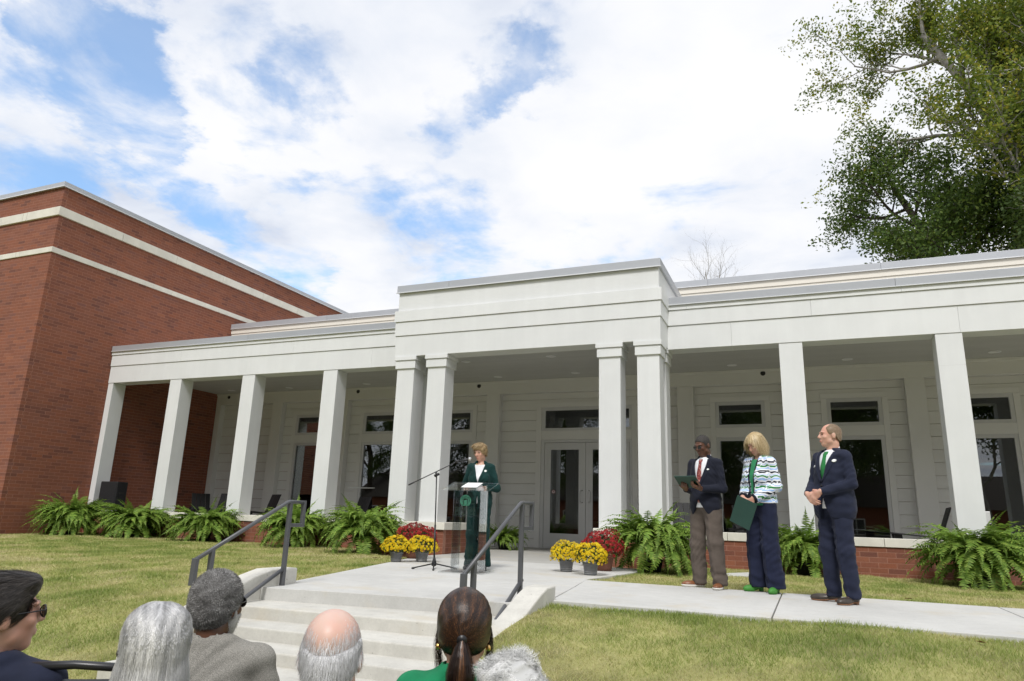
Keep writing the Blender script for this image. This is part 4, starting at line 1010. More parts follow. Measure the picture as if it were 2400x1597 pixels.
def hand_sdf(P, w, f, n, side, curl, sc=1., spread=.0):
    """w wrist, f finger direction, n palm normal (palm faces n), side +1/-1 thumb along side*cross(f,n)"""
    w = np.asarray(w, float); f = np.asarray(f, float); f /= np.linalg.norm(f); n = np.asarray(n, float); n = n-f*(n@f); n /= np.linalg.norm(n); s = np.cross(f, n)*side
    far = np.linalg.norm(P-w-f*.09, axis=1)-.13; out = far.copy(); k = far < .06
    if not k.any(): return out
    Pk = P[k]; q = Pk-w; L = np.stack([q@f, q@s, q@n], 1)/sc
    d = box3(L, (.050, 0, 0), (.045, .040, .013), .013)
    d = smin(d, cap(L, (-.02, 0, 0), (.02, 0, 0), .026, .024), .02)
    for i, (y0, ln, r) in enumerate(((.030, .074, .0088), (.0105, .084, .009), (-.0095, .078, .0088), (-.029, .060, .0078))):
        p = np.array([.090-.004*abs(i-1), y0, 0.]); a = 0.
        for j, fr in enumerate((.45, .30, .25)):
            a += curl*(.75, 1.0, .8)[j]; e = p+ln*fr*np.array([math.cos(a), spread*(1.5-i)*.1, math.sin(a)]); d = smin(d, cap(L, p, e, r*(1-.1*j), r*(.92-.1*j)), .004); p = e
    p = np.array([.018, .034, .004]); e = p+np.array([.030, .028, .012]); d = smin(d, cap(L, p, e, .014, .011), .010)
    e2 = e+np.array([.026, .004+.0*curl, .012+.012*curl]); d = smin(d, cap(L, e, e2, .0105, .009), .004); e3 = e2+np.array([.022, -.006, .010+.006*curl]); d = smin(d, cap(L, e2, e3, .009, .0075), .004)
    out[k] = np.minimum(far[k]+.15, d*sc); return out
def skin_mat(name, c, rough=.5):
    def ex(N, v, wp, col):
        f = N.noise(v, 26, 4, .6); g = N.noise(v, 9, 3, .5)
        c1 = N.mix(N.mapr(g, .35, .7, 0, .55), col, (min(1, c[0]*1.10), c[1]*.80, c[2]*.76), 'MIX')
        return N.mix(N.mapr(f, .4, .7, 0, .25), c1, (c[0]*.88, c[1]*.82, c[2]*.78), 'MIX')
    return mat(name, c, rough, None, (.15, 300, .001), extra=ex, sss=.12)
def hair_mat(name, pts, rough=.42):
    m = bpy.data.materials.new(name); m.use_nodes = True; N = NT(m.node_tree); N.n.clear()
    a = N.new('ShaderNodeAttribute', attribute_name='rnd'); col = N.ramp(a.outputs['Fac'], pts)
    b = N.new('ShaderNodeBsdfPrincipled'); N.link(col, b.inputs['Base Color']); b.inputs['Roughness'].default_value = rough; b.inputs['Specular IOR Level'].default_value = .45
    o = N.new('ShaderNodeOutputMaterial'); N.link(b.outputs[0], o.inputs[0]); MATS[name] = m; return m
M_eye = mat('eye dark', (.03, .02, .015), .2); M_lip = mat('lips', (.42, .17, .14), .45); M_lipd = mat('lips dark', (.13, .055, .04), .45); M_brow = mat('brow', (.16, .10, .06), .7); M_browd = mat('brow dark', (.02, .015, .012), .7)
SPH = None
def blob(name, m, parent, loc, r, rot=None):
    me = bpy.data.meshes.get('blob_'+m.name)
    if me is None:
        bm = bmesh.new(); bmesh.ops.create_uvsphere(bm, u_segments=14, v_segments=8, radius=1.); me = bpy.data.meshes.new('blob_'+m.name); bm.to_mesh(me); bm.free(); me.materials.append(m); me.polygons.foreach_set('use_smooth', np.ones(len(me.polygons), bool))
    return obj(name, me, parent, tuple(loc), rot, r)
# ---- hair strands as fine ribbons
def strands(V, F, n, seg, step, dirf, width, sdf=None, off=.002, seed=0, taper=True, pick=None, jitter=.15, rnd=None, reject=None, lenvar=.6):
    r = np.random.default_rng(seed)
    A, B, C_ = V[F[:, 0]], V[F[:, 1]], V[F[:, 2]]; nn = np.cross(B-A, C_-A); ar = np.linalg.norm(nn, axis=1)+1e-12; N0 = nn/ar[:, None]
    wgt = ar*(pick((A+B+C_)/3) if pick else 1.); k = r.choice(len(F), n, p=wgt/wgt.sum())
    u = r.random((n, 2)); fl = u.sum(1) > 1; u[fl] = 1-u[fl]
    p = A[k]+u[:, :1]*(B[k]-A[k])+u[:, 1:]*(C_[k]-A[k]); nv = N0[k]; pts = [p]; st = step*(1-lenvar/2+lenvar*r.random(n))[:, None]; jit = r.normal(0, jitter, (n, 3))
    for i in range(seg):
        d = dirf(p, nv, i/seg, jit, r); d = d/np.maximum(np.linalg.norm(d, axis=1), 1e-9)[:, None]
        p = p+d*st
        if sdf is not None:
            dd = sdf(p); e = .004
            push = dd < off
            if push.any():
                q = p[push]; g = np.stack([sdf(q+np.eye(3)[a]*e)-dd[push] for a in range(3)], 1); g /= np.maximum(np.linalg.norm(g, axis=1), 1e-9)[:, None]
                q = q+g*(off-dd[push])[:, None]; p = p.copy(); p[push] = q
        pts.append(p)
    P_ = np.stack(pts, 1)
    if reject is not None:
        kp = ~reject(P_.reshape(-1, 3)).reshape(n, seg+1).any(1); P_ = P_[kp]; nv = nv[kp]; pts[0] = pts[0][kp]; n = int(kp.sum())
    T = np.gradient(P_, axis=1); T /= np.maximum(np.linalg.norm(T, axis=2), 1e-9)[..., None]
    S_ = np.cross(T, np.broadcast_to(nv[:, None], T.shape)); ln = np.linalg.norm(S_, axis=2); bad = ln < .2
    alt = np.cross(T, np.broadcast_to(r.normal(size=(n, 1, 3)), T.shape)); S_[bad] = alt[bad]; S_ /= np.maximum(np.linalg.norm(S_, axis=2), 1e-9)[..., None]
    w = width*(.7+.6*r.random(n))[:, None]*(np.linspace(1, .25, seg+1)[None] if taper else 1.)
    Lv = P_-S_*w[..., None]/2; Rv = P_+S_*w[..., None]/2
    Vv = np.stack([Lv, Rv], 2).reshape(-1, 3); b = (np.arange(n)[:, None]*(seg+1)+np.arange(seg)[None]).ravel()*2
    Fv = np.stack([b, b+1, b+3, b+2], 1); c = r.random(n) if rnd is None else rnd(pts[0], r)
    return Vv, Fv, np.repeat(c, 2*(seg+1))
def hair_obj(name, parts, m, parent):
    V = np.concatenate([p[0] for p in parts]); o = 0; Fs = []
    for p in parts: Fs.append(p[1]+o); o += len(p[0])
    return obj(name, mesh_data(name, V, np.concatenate(Fs), m, False, [('rnd', 'POINT', np.concatenate([p[2] for p in parts]))]), parent)

class Person:
    def __init__(s, label, loc, rz, H=1.75, skin=None, head=(0, 0, 0), fem=False, sit=False, group=None, hs=1., sw=None, bulk=1.):
        s.t = empty('person', loc, rz, label, 'person', group); s.k = H/1.75; s.t.scale = (s.k,)*3; s.fem = fem; s.skin = skin; s.sit = sit; s.bulk = bulk
        s.dz = -.42 if sit else 0.
        s.sw = sw or (.152 if fem else .174); s.hs = hs
        s.hp = np.array([0, .028+(-.015 if sit else 0), 1.535+s.dz-(.035 if sit else 0)]); s.hR = rotm(*head)
        s.hc = s.hp+s.hR@np.array([0, -.015, .105]); s.arms = []; s.legs = []; s.hands = []
    def Q(s, P): return ((P-s.hc)@s.hR)/s.hs
    def W(s, q): return s.hc+s.hR@(np.asarray(q, float)*s.hs)
    def arm(s, side, elbow, wrist, f=None, n=None, curl=.5, thumb=1):
        sh = np.array([side*s.sw, .012, 1.425+s.dz]); s.arms.append((sh, np.array(elbow, float), np.array(wrist, float)))
        if f is not None: s.hands.append((np.array(wrist, float), f, n, thumb, curl))
    def leg(s, side, hip=None, knee=None, ankle=None, toe=None):
        hip = (side*.09, .0, .93) if hip is None else hip; s.legs.append(tuple(np.array(q, float) for q in (hip, knee, ankle, toe)))
    def body(s, h=.0065):
        z = s.dz; sw = s.sw
        def fn(P):
            d = s.hs*head_sdf(s.Q(P), s.fem)
            nb = s.W((0, .028, -.085)); d = smin(d, cap(P, nb, (0, .03, 1.42+z), .050 if s.fem else .058, .058), .03)
            t = ell(P, (0, .01, 1.28+z), (sw*.80, .095, .20)); t = smin(t, ell(P, (0, .01, 1.0+z), (.13, .10, .2)), .06)
            t = smin(t, cap(P, (-sw*.8, .012, 1.42+z), (sw*.8, .012, 1.42+z), .035), .04); d = smin(d, t, .03)
            for sh, el, wr in s.arms: d = smin(d, np.minimum(cap(P, sh, el, .042, .034), cap(P, el, wr, .034, .024)), .02)
            for hp, kn, an, to in s.legs: d = smin(d, np.minimum(cap(P, hp, kn, .07, .045), np.minimum(cap(P, kn, an, .045, .032), cap(P, an-np.array([0, 0, .03]), to, .028, .022))), .02)
            for w, f, n, th, cu in s.hands: d = smin(d, hand_sdf(P, w, f, n, th, cu), .012)
            return d
        s.fnb = fn
        pts = [s.hc+np.array([.16, .16, .2]), s.hc-np.array([.16, .16, .2])]+[q for a in s.arms for q in a]+[q for l in s.legs for q in l]+[w+np.asarray(f)/np.linalg.norm(f)*.2 for w, f, _, _, _ in s.hands]
        pts = np.array(pts); lo = pts.min(0)-.12; hi = pts.max(0)+.12
        o, _, _ = sdf_obj('body', fn, lo, hi, h, s.skin, s.t); return o
    def face(s, lip, brow, eye=M_eye):
        E = Matrix(s.hR.tolist()).to_euler()
        for k in (-1, 1):
            blob('eye', eye, s.t, s.W((k*.031, -.0835, .009)), (.0125*s.hs, .007, .0052)); blob('eyebrow', brow, s.t, s.W((k*.031, -.0905, .029)), (.019*s.hs, .005, .0036))
            for o in s.t.children[-2:]: pass
        for o in list(s.t.children)[-4:]: o.rotation_euler = E
        blob('lips', lip, s.t, s.W((0, -.0985, -.060)), (.021, .006, .0075), E)
    def torso_fn(s, pad=0., hem=None, flare=0., waist=.165, dep=.128, chest=None):
        z = s.dz; sw = s.sw; b = s.bulk
        def fn(P):
            d = ell(P, (0, .008, 1.27+z), (sw*.98*b, dep*b, .22)); d = smin(d, ell(P, (0, .0, 1.08+z), (waist*b, dep*b, .22)), .08)
            d = smin(d, ell(P, (0, .005, .92+z), (waist*b*1.10+flare, dep*b*1.04+flare, .22)), .09)
            Qs = P.copy(); Qs[:, 1] = (Qs[:, 1]-.012)/1.15+.012
            d = smin(d, cap(Qs, (-sw*.86, .012, 1.415+z), (sw*.86, .012, 1.415+z), .052), .05)
            d = smin(d, cap(P, (0, .02, 1.42+z), (0, .03, 1.475+z), .075, .055), .05)
            if s.fem and chest:
                for k in (-1, 1): d = smin(d, ell(P, (k*.075, -.085*b, 1.245+z), (.068, .062, .068)), .05)
            return d-pad
        return fn
    def sleeves_fn(s, r0=.064, r1=.052, r2=.040, end=.95):
        def fn(P):
            d = None
            for sh, el, wr in s.arms:
                w2 = el+(wr-el)*end; e = smin(cap(P, sh+np.array([0, 0, -.012]), el, r0, r1), cap(P, el, w2, r1*.98, r2), .025)
                ax = (wr-el)/np.linalg.norm(wr-el); e = smax(e, (P-w2)@ax-.004, .006)
                d = e if d is None else np.minimum(d, e)
            return d
        return fn
    def jacket(s, m, name='jacket', hem=.80, vz=1.13, vw=.36, pad=.012, flare=.01, waist=.168, dep=.13, chest=False, open_=.35, sl=(.060, .051, .040), end=.95, wr=.0042, h=.009, seed=0., neck=.060, collar=False):
        T = s.torso_fn(pad, flare=flare, waist=waist, dep=dep, chest=chest); S_ = s.sleeves_fn(*sl, end=end); z = s.dz
        def fn(P):
            d = smin(T(P), S_(P), .028)+wrinkle(P, wr, 1., seed)
            if collar:
                a_, b_ = np.array([0, .024, 1.42+z]), s.W((0, .038, -.10)); d = smin(d, smax(cap(P, a_, b_, .076, .066), (P-b_)@((b_-a_)/np.linalg.norm(b_-a_))+.004, .006), .012)
            d = smax(d, (hem+z)-P[:, 2], .008)
            nk = cap(P, (0, .022, 1.43+z), s.W((0, .028, -.06)), neck); d = smax(d, -nk, .006)
            if vw:
                x = np.abs(P[:, 0]-.004); wv = (P[:, 2]-(vz+z))*vw
                V = np.maximum(x-np.clip(wv, 0, .085), np.maximum(P[:, 1]+.02, (vz+z)-P[:, 2])); d = smax(d, -V, .005)
            if open_:
                x = np.abs(P[:, 0]-.004); wv = ((vz-.10+z)-P[:, 2])*open_; d = smax(d, -np.maximum(x-np.clip(wv, 0, .12), np.maximum(P[:, 1]+.02, P[:, 2]-(vz-.10+z))), .005)
            return d
        s.jf = fn
        pts = np.array([q for a in s.arms for q in a]+[(0, 0, 1.54+z), (.26, .22, hem+z-.02), (-.26, -.22, hem+z-.02)]); lo = pts.min(0)-.11; hi = pts.max(0)+.11
        o, s.jV, s.jF = sdf_obj(name, fn, lo, hi, h, m, s.t); return o
    def shirt(s, m, name='shirt', pad=-.004, top=1.492, waist=.160, dep=.124, chest=False, collar=True, hem=.9):
        T = s.torso_fn(pad, waist=waist, dep=dep, chest=chest); z = s.dz
        def fn(P):
            d = smax(T(P), hem+z-P[:, 2], .005)
            if collar:
                a, b = np.array([0, .022, 1.43+z]), s.W((0, .030, -.105)); c = cap(P, a, b, .070, .060); nk = cap(P, a, b+(b-a)*.5, .054, .046)
                c = smax(c, -nk, .003); d = smin(d, c, .008)
            d = smax(d, P[:, 2]-(top+z)-np.maximum(0, P[:, 1])*.5, .004); return d
        s.sf = fn
        o, _, _ = sdf_obj(name, fn, (-.30, -.26, hem-.05+z), (.30, .26, 1.60+z), .009, m, s.t); return o
    def trousers(s, m, r=(.098, .083, .082), hemz=.055, top=1.03, wr=.005, name='trousers', seed=0., waist=.155, dep=.125, h=.009, crease=0.):
        z = s.dz; b = s.bulk
        def fn(P):
            d = ell(P, (0, .005, .96+z), (waist*b, dep*b, .16))
            for hp, kn, an, to in s.legs:
                e = smin(cap(P, hp, kn, r[0]*b, r[1]*b), cap(P, kn, an-(0, 0, .02), r[1]*b, r[2]), .03)
                if crease:
                    xc = np.interp(P[:, 2], [an[2], kn[2], hp[2]], [an[0], kn[0], hp[0]]); yc = np.interp(P[:, 2], [an[2], kn[2], hp[2]], [an[1], kn[1], hp[1]])
                    e = e-crease*np.exp(-((P[:, 0]-xc)/.016)**2)*(P[:, 1] < yc)*np.clip((.9-P[:, 2])*5, 0, 1)
                d = smin(d, e, .035)
            nz = wrinkle(P, wr, .8, seed)*(1+.8*np.exp(-((P[:, 2]-.14)/.10)**2)+.6*np.exp(-((P[:, 2]-.5)/.07)**2)); d = d+nz
            d = smax(d, P[:, 2]-(top+z), .006)
            return smax(d, hemz-P[:, 2], .005)
        pts = np.array([q for l in s.legs for q in l[:3]]+[(.2, .2, top+z), (-.2, -.2, top+z)]); o, _, _ = sdf_obj(name, fn, pts.min(0)-.13, pts.max(0)+.06, h, m, s.t); return o
    def shoes(s, m, ms, heel=.0, sole=.022, toe_r=.040, h=.006, tall=.10, name='shoe', point=1.):
        for hp, kn, an, to in s.legs:
            f = to-an; f[2] = 0; L = np.linalg.norm(f); f /= L; side = np.array([-f[1], f[0], 0]); hl = an-f*.045
            def loc(P): q = P-np.array([hl[0], hl[1], 0]); return np.stack([q@f, q@side, q[:, 2]], 1)
            LL = L+.07
            def base(Lp, pd=0.):
                zc = heel*np.clip(1-Lp[:, 0]/(LL*.62), 0, 1); Lz = Lp.copy(); Lz[:, 2] -= zc
                d = smin(ell(Lz, (.035, 0, .035), (.052+pd, .036+pd, .055)), ell(Lz, (LL*.66, 0, .028), (LL*.40+pd, toe_r+.006+pd, .042)), .03); return d, Lz
            def up(P):
                Lp = loc(P); d, Lz = base(Lp); ank = cap(Lp, (.04, 0, .05+heel), (.045, 0, tall+heel), .040, .038) if tall > .07 else d
                d = smin(d, ank, .025) if tall > .07 else d
                return np.maximum(smax(d, Lp[:, 2]-(tall+heel), .004), sole-Lz[:, 2])
            def so(P):
                Lp = loc(P); d, Lz = base(Lp, .005); d = np.maximum(np.maximum(d, Lz[:, 2]-sole), -Lz[:, 2])
                if heel > .015: d = np.minimum(d, box3(Lp, (.022, 0, heel/2), (.020, .022, heel/2), .004))
                return d
            lo = np.array([hl[0], hl[1], 0])-.12+np.minimum(0, f*LL*1.2); hi = np.array([hl[0], hl[1], 0])+.12+np.maximum(0, f*LL*1.2); lo[2] = -.012; hi[2] = tall+heel+.03
            o, _, _ = sdf_obj(name, up, lo, hi, h, m, s.t); sdf_obj('sole', so, lo, hi, h*.8, ms, o)
    def drape(s, name, poly_rows, fn, m, off=.004, thick=.004, parent=None):
        """rows of (z, x0, x1) laid on the surface fn from the front"""
        rows = []
        for z, x0, x1 in poly_rows:
            X = np.linspace(x0, x1, 4); P = np.stack([X, np.full(4, -.45), np.full(4, z)], 1)
            for _ in range(60):
                d = fn(P); P[:, 1] += np.clip(d, -.02, .05)*.8
                if np.abs(d).max() < .0008: break
            P[:, 1] = np.clip(P[:, 1], -.4, .05); rows.append(P-np.array([0, off, 0]))
        A = np.concatenate(rows); B_ = A+np.array([0, thick+off, 0]); n = len(A); V = np.concatenate([A, B_]); F = []; k = 4; m_ = len(rows)
        for i in range(m_-1):
            for j in range(k-1):
                a = i*k+j; F.append((a, a+1, a+k+1, a+k)); F.append((n+a, n+a+k, n+a+k+1, n+a+1))
        for i in range(m_-1):
            for j in (0, k-1): a = i*k+j; F.append((a, a+k, n+a+k, n+a))
        for i in (0, m_-1):
            for j in range(k-1): a = i*k+j; F.append((a, a+1, n+a+1, n+a))
        me = mesh_data(name, V, F, m, True); bm = bmesh.new(); bm.from_mesh(me); bmesh.ops.recalc_face_normals(bm, faces=bm.faces); bm.to_mesh(me); bm.free()
        return obj(name, me, parent or s.t)
    def disc(s, name, x, z, r, m, off=.012):
        return s.drape(name, [(z+r*math.sin(a)*.999, x-r*math.cos(a), x+r*math.cos(a)) for a in np.linspace(-1.45, 1.45, 7)], s.jf, m, off, .004)
    def lapels(s, m, vz, vw, w=.05, both=True):
        z = s.dz
        for k in ((-1, 1) if both else (1,)):
            rows = []
            for t in np.linspace(0, 1, 9):
                zz = vz+.01+(1.455-vz)*t; xi = .004+k*min(.085, (zz-vz)*vw); ww = w*min(1, t*2.2+.1) if t < .72 else w*.55
                rows.append((zz+z, min(xi, xi+k*ww), max(xi, xi+k*ww)))
            s.drape('lapel', rows, s.jf, m, .006, .006)
    def cap_hair(s, th, hl, m, h=.006, name='hair', extra=None, lum=.003):
        """hair cap over the skull: th thickness, hl list of (y, zmin) hairline in head space"""
        ys = np.array([q[0] for q in hl]); zs = np.array([q[1] for q in hl])
        def fn(P):
            q = s.Q(P); d = ell(q, (0, .018, .035), (.076+th, .098+th, .086+th))
            d = smin(d, ell(q, (0, .03, -.02), (.066+th, .075+th, .07)), .03)
            if extra: d = extra(q, d)
            d = d+wrinkle(q, lum, 2.2, 1.); return smax(d, np.interp(q[:, 1], ys, zs)-q[:, 2], .006)*s.hs
        s.hf = fn
        o, V, F = sdf_obj(name, fn, s.hc-.24, s.hc+.20, h, m, s.t)
        me = o.data; a = me.attributes.new('rnd', 'FLOAT', 'POINT'); a.data.foreach_set('value', np.full(len(me.vertices), .25, np.float32))
        T = np.concatenate([F[:, [0, 1, 2]], F[:, [0, 2, 3]]]); return o, V, T
    def world(s, q): return s.t.matrix_basis @ Vector(q)
def fabric(name, c, var=.10, bump=.35, sheen=.04, extra=None, rough=.85): return mat(name, c, rough, (var, 14.), (bump, 500, .002), sheen=sheen, spec=.2, extra=extra)
M_navy = fabric('navy suiting', (.017, .021, .042)); M_navy2 = fabric('dark navy blazer', (.013, .015, .026)); M_navy3 = fabric('navy trousers', (.014, .018, .042))
M_brownt = fabric('brown-grey trousers', (.105, .085, .072)); M_green = fabric('dark green suiting', (.007, .034, .032)); M_wshirt = fabric('white shirt', (.78, .79, .82), .03, .15); M_bshirt = fabric('pale blue shirt', (.55, .62, .80), .03, .15)
M_gtop = fabric('green top', (.035, .22, .10)); M_gtie = fabric('green tie', (.03, .20, .06), .1, .2); M_kgreen = fabric('kelly green jacket', (.012, .20, .085))
M_brshoe = mat('tan leather', (.20, .075, .03), .35, (.2, 30)); M_wsole = mat('white sole', (.75, .73, .68), .6); M_boot = mat('dark brown leather', (.045, .035, .028), .4, (.2, 30)); M_tsole = mat('tan sole', (.25, .12, .06), .6)
M_gshoe = mat('green suede', (.05, .23, .03), .6); M_bshoe = mat('black leather', (.02, .022, .024), .35); M_folder = mat('dark green folder', (.012, .05, .037), .5, (.08, 10)); M_gold = mat('gold', (.75, .50, .18), .3, metal=1.)
M_pin = mat('white pin', (.8, .82, .8), .4); M_lens = mat('dark lens', (.012, .012, .014), .08)
def tie_pat(N, v, wp, col):
    f = N.noise(v, 60, 3, .7); return N.ramp(f, [(.38, (.03, .015, .015)), (.46, (.22, .02, .02)), (.56, (.30, .03, .03)), (.62, (.55, .45, .36)), (.70, (.05, .04, .06))])
M_rtie = mat('patterned red tie', (.2, .03, .03), .6, extra=tie_pat)
def knit(N, v, wp, col):
    s = N.new('ShaderNodeSeparateXYZ'); N.link(v, s.inputs[0])
    a = N.math('SUBTRACT', s.outputs[0], N.math('MULTIPLY', s.outputs[1], .8))
    wv = N.math('MULTIPLY', N.math('SINE', N.math('MULTIPLY', a, 118.)), .0085)
    ab = N.math('ABSOLUTE', N.math('SINE', N.math('MULTIPLY', a, 59.)))
    t = N.math('FRACT', N.math('DIVIDE', N.math('ADD', N.math('ADD', s.outputs[2], wv), N.math('MULTIPLY', N.noise(v, 9, 3), .012)), .118))
    Wt, Bl, Gr, Bk_ = (.78, .80, .83), (.34, .50, .82), (.03, .20, .06), (.010, .012, .022)
    c = N.ramp(t, [(0., Bk_), (.15, Wt), (.30, Bl), (.46, Wt), (.56, Gr), (.72, Wt), (.80, Bl), (.86, Wt)], 'CONSTANT')
    return N.mix(N.math('LESS_THAN', ab, .10), c, Wt)
M_knit = fabric('patterned knit jacket', (.7, .7, .7), .05, .6, .05, extra=knit)
def tweed(N, v, wp, col):
    f = N.noise(v, 420, 2, .7); s = N.new('ShaderNodeSeparateXYZ'); N.link(v, s.inputs[0])
    g = N.math('SINE', N.math('MULTIPLY', N.math('ADD', s.outputs[0], s.outputs[1]), 1500.)); h = N.math('SINE', N.math('MULTIPLY', s.outputs[2], 1500.))
    t = N.math('ADD', f, N.math('MULTIPLY', N.math('MULTIPLY', g, h), .16)); return N.ramp(t, [(.3, (.11, .105, .095)), (.5, (.25, .24, .215)), (.72, (.44, .42, .38))])
M_tweed = fabric('grey tweed', (.25, .24, .22), .05, .6, .05, extra=tweed)
S_dark = skin_mat('brown skin', (.115, .052, .030), .45); S_fair = skin_mat('fair skin', (.60, .36, .27)); S_fair2 = skin_mat('light skin', (.56, .33, .245)); S_pink = skin_mat('pink skin', (.62, .44, .37), .45)
def std_legs(p, w=.11, toe=.17, turn=(0, 0)):
    for k, t in zip((-1, 1), turn):
        a = np.array([k*(w+.015), .03, .09]); f = np.array([math.sin(R(t+k*12)), -math.cos(R(t+k*12)), 0])*toe
        p.leg(k, (k*.088, 0, .93), (k*w, -.015, .49), a, a+f-np.array([0, 0, .06]))
down = lambda p, nv, t, j, r: np.array([0, 0, -1.])+j
HL_short = [(-.13, .082), (-.075, .070), (-.05, .045), (-.035, .0), (.0, .012), (.03, .0), (.06, -.05), (.13, -.075)]
# ------------------------------------------------------------------ the speaker
sp = Person('woman in a dark green trouser suit speaking behind the clear lectern', (-4.325, -3.98, 0), R(8), 1.735, S_fair2, (-16, 17, 0), True)
std_legs(sp, .085, .15); sp.arm(-1, (-.24, .02, 1.13), (-.10, -.20, 1.13), (.25, -.9, -.1), (0, 0, -1), .35, -1); sp.arm(1, (.25, .03, 1.12), (.12, -.18, 1.12), (-.25, -.9, -.05), (0, 0, -1), .35, 1)
sp.body(); sp.face(M_lip, M_brow); sp.shirt(M_wshirt, 'blouse', top=1.452, collar=False, chest=True, waist=.135, dep=.112)
sp.jacket(M_green, hem=.84, vz=1.18, vw=.30, waist=.142, dep=.112, chest=True, open_=.06, sl=(.058, .050, .043), end=.9, flare=.02, seed=2.); sp.lapels(M_green, 1.18, .30, .042)
sp.trousers(M_green, (.090, .080, .092), .045, waist=.135, dep=.11, seed=1., crease=.010); sp.shoes(M_bshoe, M_bshoe, .03, .008, .036, tall=.062)
sp.disc('pin', .10, 1.36, .016, M_pin)
for i in range(9): a = R(200+i*17.5); blob('necklace_bead', M_gold, sp.t, (.058*math.cos(a), -.035+.058*math.sin(a)*1.0, 1.462-.018*math.sin(R(i*22.5))), (.005,)*3)
H_bl = hair_mat('short blonde hair', [(0, (.075, .042, .018)), (.35, (.26, .165, .07)), (.75, (.50, .36, .18)), (1, (.66, .52, .31))])
def ex(q, d): return smin(d, ell(q, (-.015, -.035, .105), (.070, .072, .035)), .03)
o, V, T = sp.cap_hair(.017, [(-.14, .070), (-.10, .060), (-.07, .035), (-.05, -.005), (-.02, -.01), (.02, -.02), (.06, -.06), (.14, -.085)], H_bl, extra=ex, lum=.004)
cr = sp.W((.03, .04, .14)); Rm = sp.hR
def swept(p, nv, t, j, r):
    d = p-cr; d = d-nv*(d*nv).sum(1)[:, None]; d = d/np.maximum(np.linalg.norm(d, axis=1), .02)[:, None]; return d+nv*(.12-.2*t)+np.array([-.2, -.1, -.25])+j*.6
def faces(P): f = sp.Q(P); return (np.abs(f[:, 0]) < .056) & (f[:, 1] < -.05) & (f[:, 2] < .050)
hair_obj('hair_strands', [strands(V, T, 8000, 4, .010, swept, .0014, sp.hf, .001, 1, reject=faces)], H_bl, o)
# ------------------------------------------------------------------ man with tablet
m1 = Person('man in a dark blazer and brown trousers reading from a dark green tablet', (-1.13, -4.47, 0), R(-27), 1.755, S_dark, (-4, 20, 0))
std_legs(m1, .12, .18, (-25, 8)); m1.arm(-1, (-.225, .0, 1.12), (-.10, -.245, 1.11), (.35, -.75, .25), (0, .25, 1), .75, 1); m1.arm(1, (.23, .01, 1.12), (.11, -.25, 1.11), (-.45, -.75, .25), (0, .25, 1), .75, -1)
m1.body(); m1.face(M_lipd, M_browd); m1.shirt(M_wshirt); m1.jacket(M_navy2, hem=.78, vz=1.10, vw=.30, open_=.55, waist=.155, seed=4.); m1.lapels(M_navy2, 1.10, .30)
m1.drape('tie', [(1.465, -.018, .022), (1.44, -.022, .026), (1.425, -.014, .018), (1.3, -.026, .030), (1.1, -.038, .042), (1.00, -.042, .046), (.955, -.004, .008)], m1.sf, M_rtie, .010, .006)
m1.disc('pin', .115, 1.34, .010, M_pin)
m1.trousers(M_brownt, (.104, .090, .084), .035, seed=3., waist=.16, wr=.005, crease=.012); m1.shoes(M_brshoe, M_wsole, .0, .026, .046, tall=.085)
H_b = hair_mat('cropped dark hair', [(0, (.02, .016, .014)), (.6, (.05, .045, .042)), (1, (.18, .17, .16))], .7)
o, V, T = m1.cap_hair(.0035, HL_short, H_b, lum=.001); hair_obj('hair_strands', [strands(V, T, 2500, 2, .003, lambda p, n, t, j, r: n+j*3, .0015, None, 0, 2)], H_b, o)
def shades(P, m_l, name='sunglasses', temples=True):
    E = Matrix(P.hR.tolist()).to_euler(); g = MB()
    for k in (-1, 1):
        n = 16; rim = [P.W((k*.033+.024*math.cos(2*math.pi*i/n), -.107+.006*abs(math.cos(2*math.pi*i/n)), .004+.019*math.sin(2*math.pi*i/n))) for i in range(n+1)]
        g.tube([tuple(q) for q in rim], .0022, 6, cap=False)
        g.tube([tuple(P.W((k*.057, -.100, .010))), tuple(P.W((k*.075, -.06, .010))), tuple(P.W((k*.080, .01, .006))), tuple(P.W((k*.078, .03, -.008)))], .0024, 6)
    g.tube([tuple(P.W((-.012, -.112, .008))), tuple(P.W((.012, -.112, .008)))], .002, 6)
    o = g.obj(name, M_blackp, P.t, smooth=True)
    for k in (-1, 1): blob('lens', m_l, o, P.W((k*.033, -.1055, .004)), (.0235, .0035, .0185), E)
    return o
shades(m1, M_lens)
tab = MB().box(-.135, .135, -.098, .098, -.006, .006).obj('tablet', M_folder, None, .004); E = Euler((R(-38), R(0), R(-27)+R(8))); tab.location = m1.world((-.005, -.335, 1.185)); tab.rotation_euler = E
props(tab, 'dark green tablet case held open by the man in dark blazer', 'tablet'); MB().box(-.125, .125, -.088, .088, .0062, .0075).obj('screen', M_lens, tab)
# ------------------------------------------------------------------ woman in patterned jacket
w2 = Person('blonde woman in a wavy patterned jacket and wide navy trousers holding a folder', (-.50, -4.56, 0), R(-36), 1.765, S_fair, (-2, 30, 0), True)
std_legs(w2, .10, .15, (-12, 6)); w2.arm(-1, (-.21, .0, 1.15), (-.055, -.235, 1.005), (.35, -.25, -.9), (.1, 1, -.1), .55, 1); w2.arm(1, (.215, .02, 1.14), (.075, -.235, .99), (-.5, -.2, -.8), (-.1, 1, -.1), .6, -1)
w2.body(); w2.face(M_lip, M_brow); w2.shirt(M_gtop, 'top', top=1.445, collar=False, chest=True, waist=.152, dep=.128, pad=.0, hem=.93)
w2.jacket(M_knit, hem=.955, vz=.70, vw=.055, waist=.148, dep=.125, chest=True, open_=0, sl=(.060, .055, .050), end=.93, flare=.008, seed=5.); M_edge = fabric('black knit edge', (.010, .012, .020))
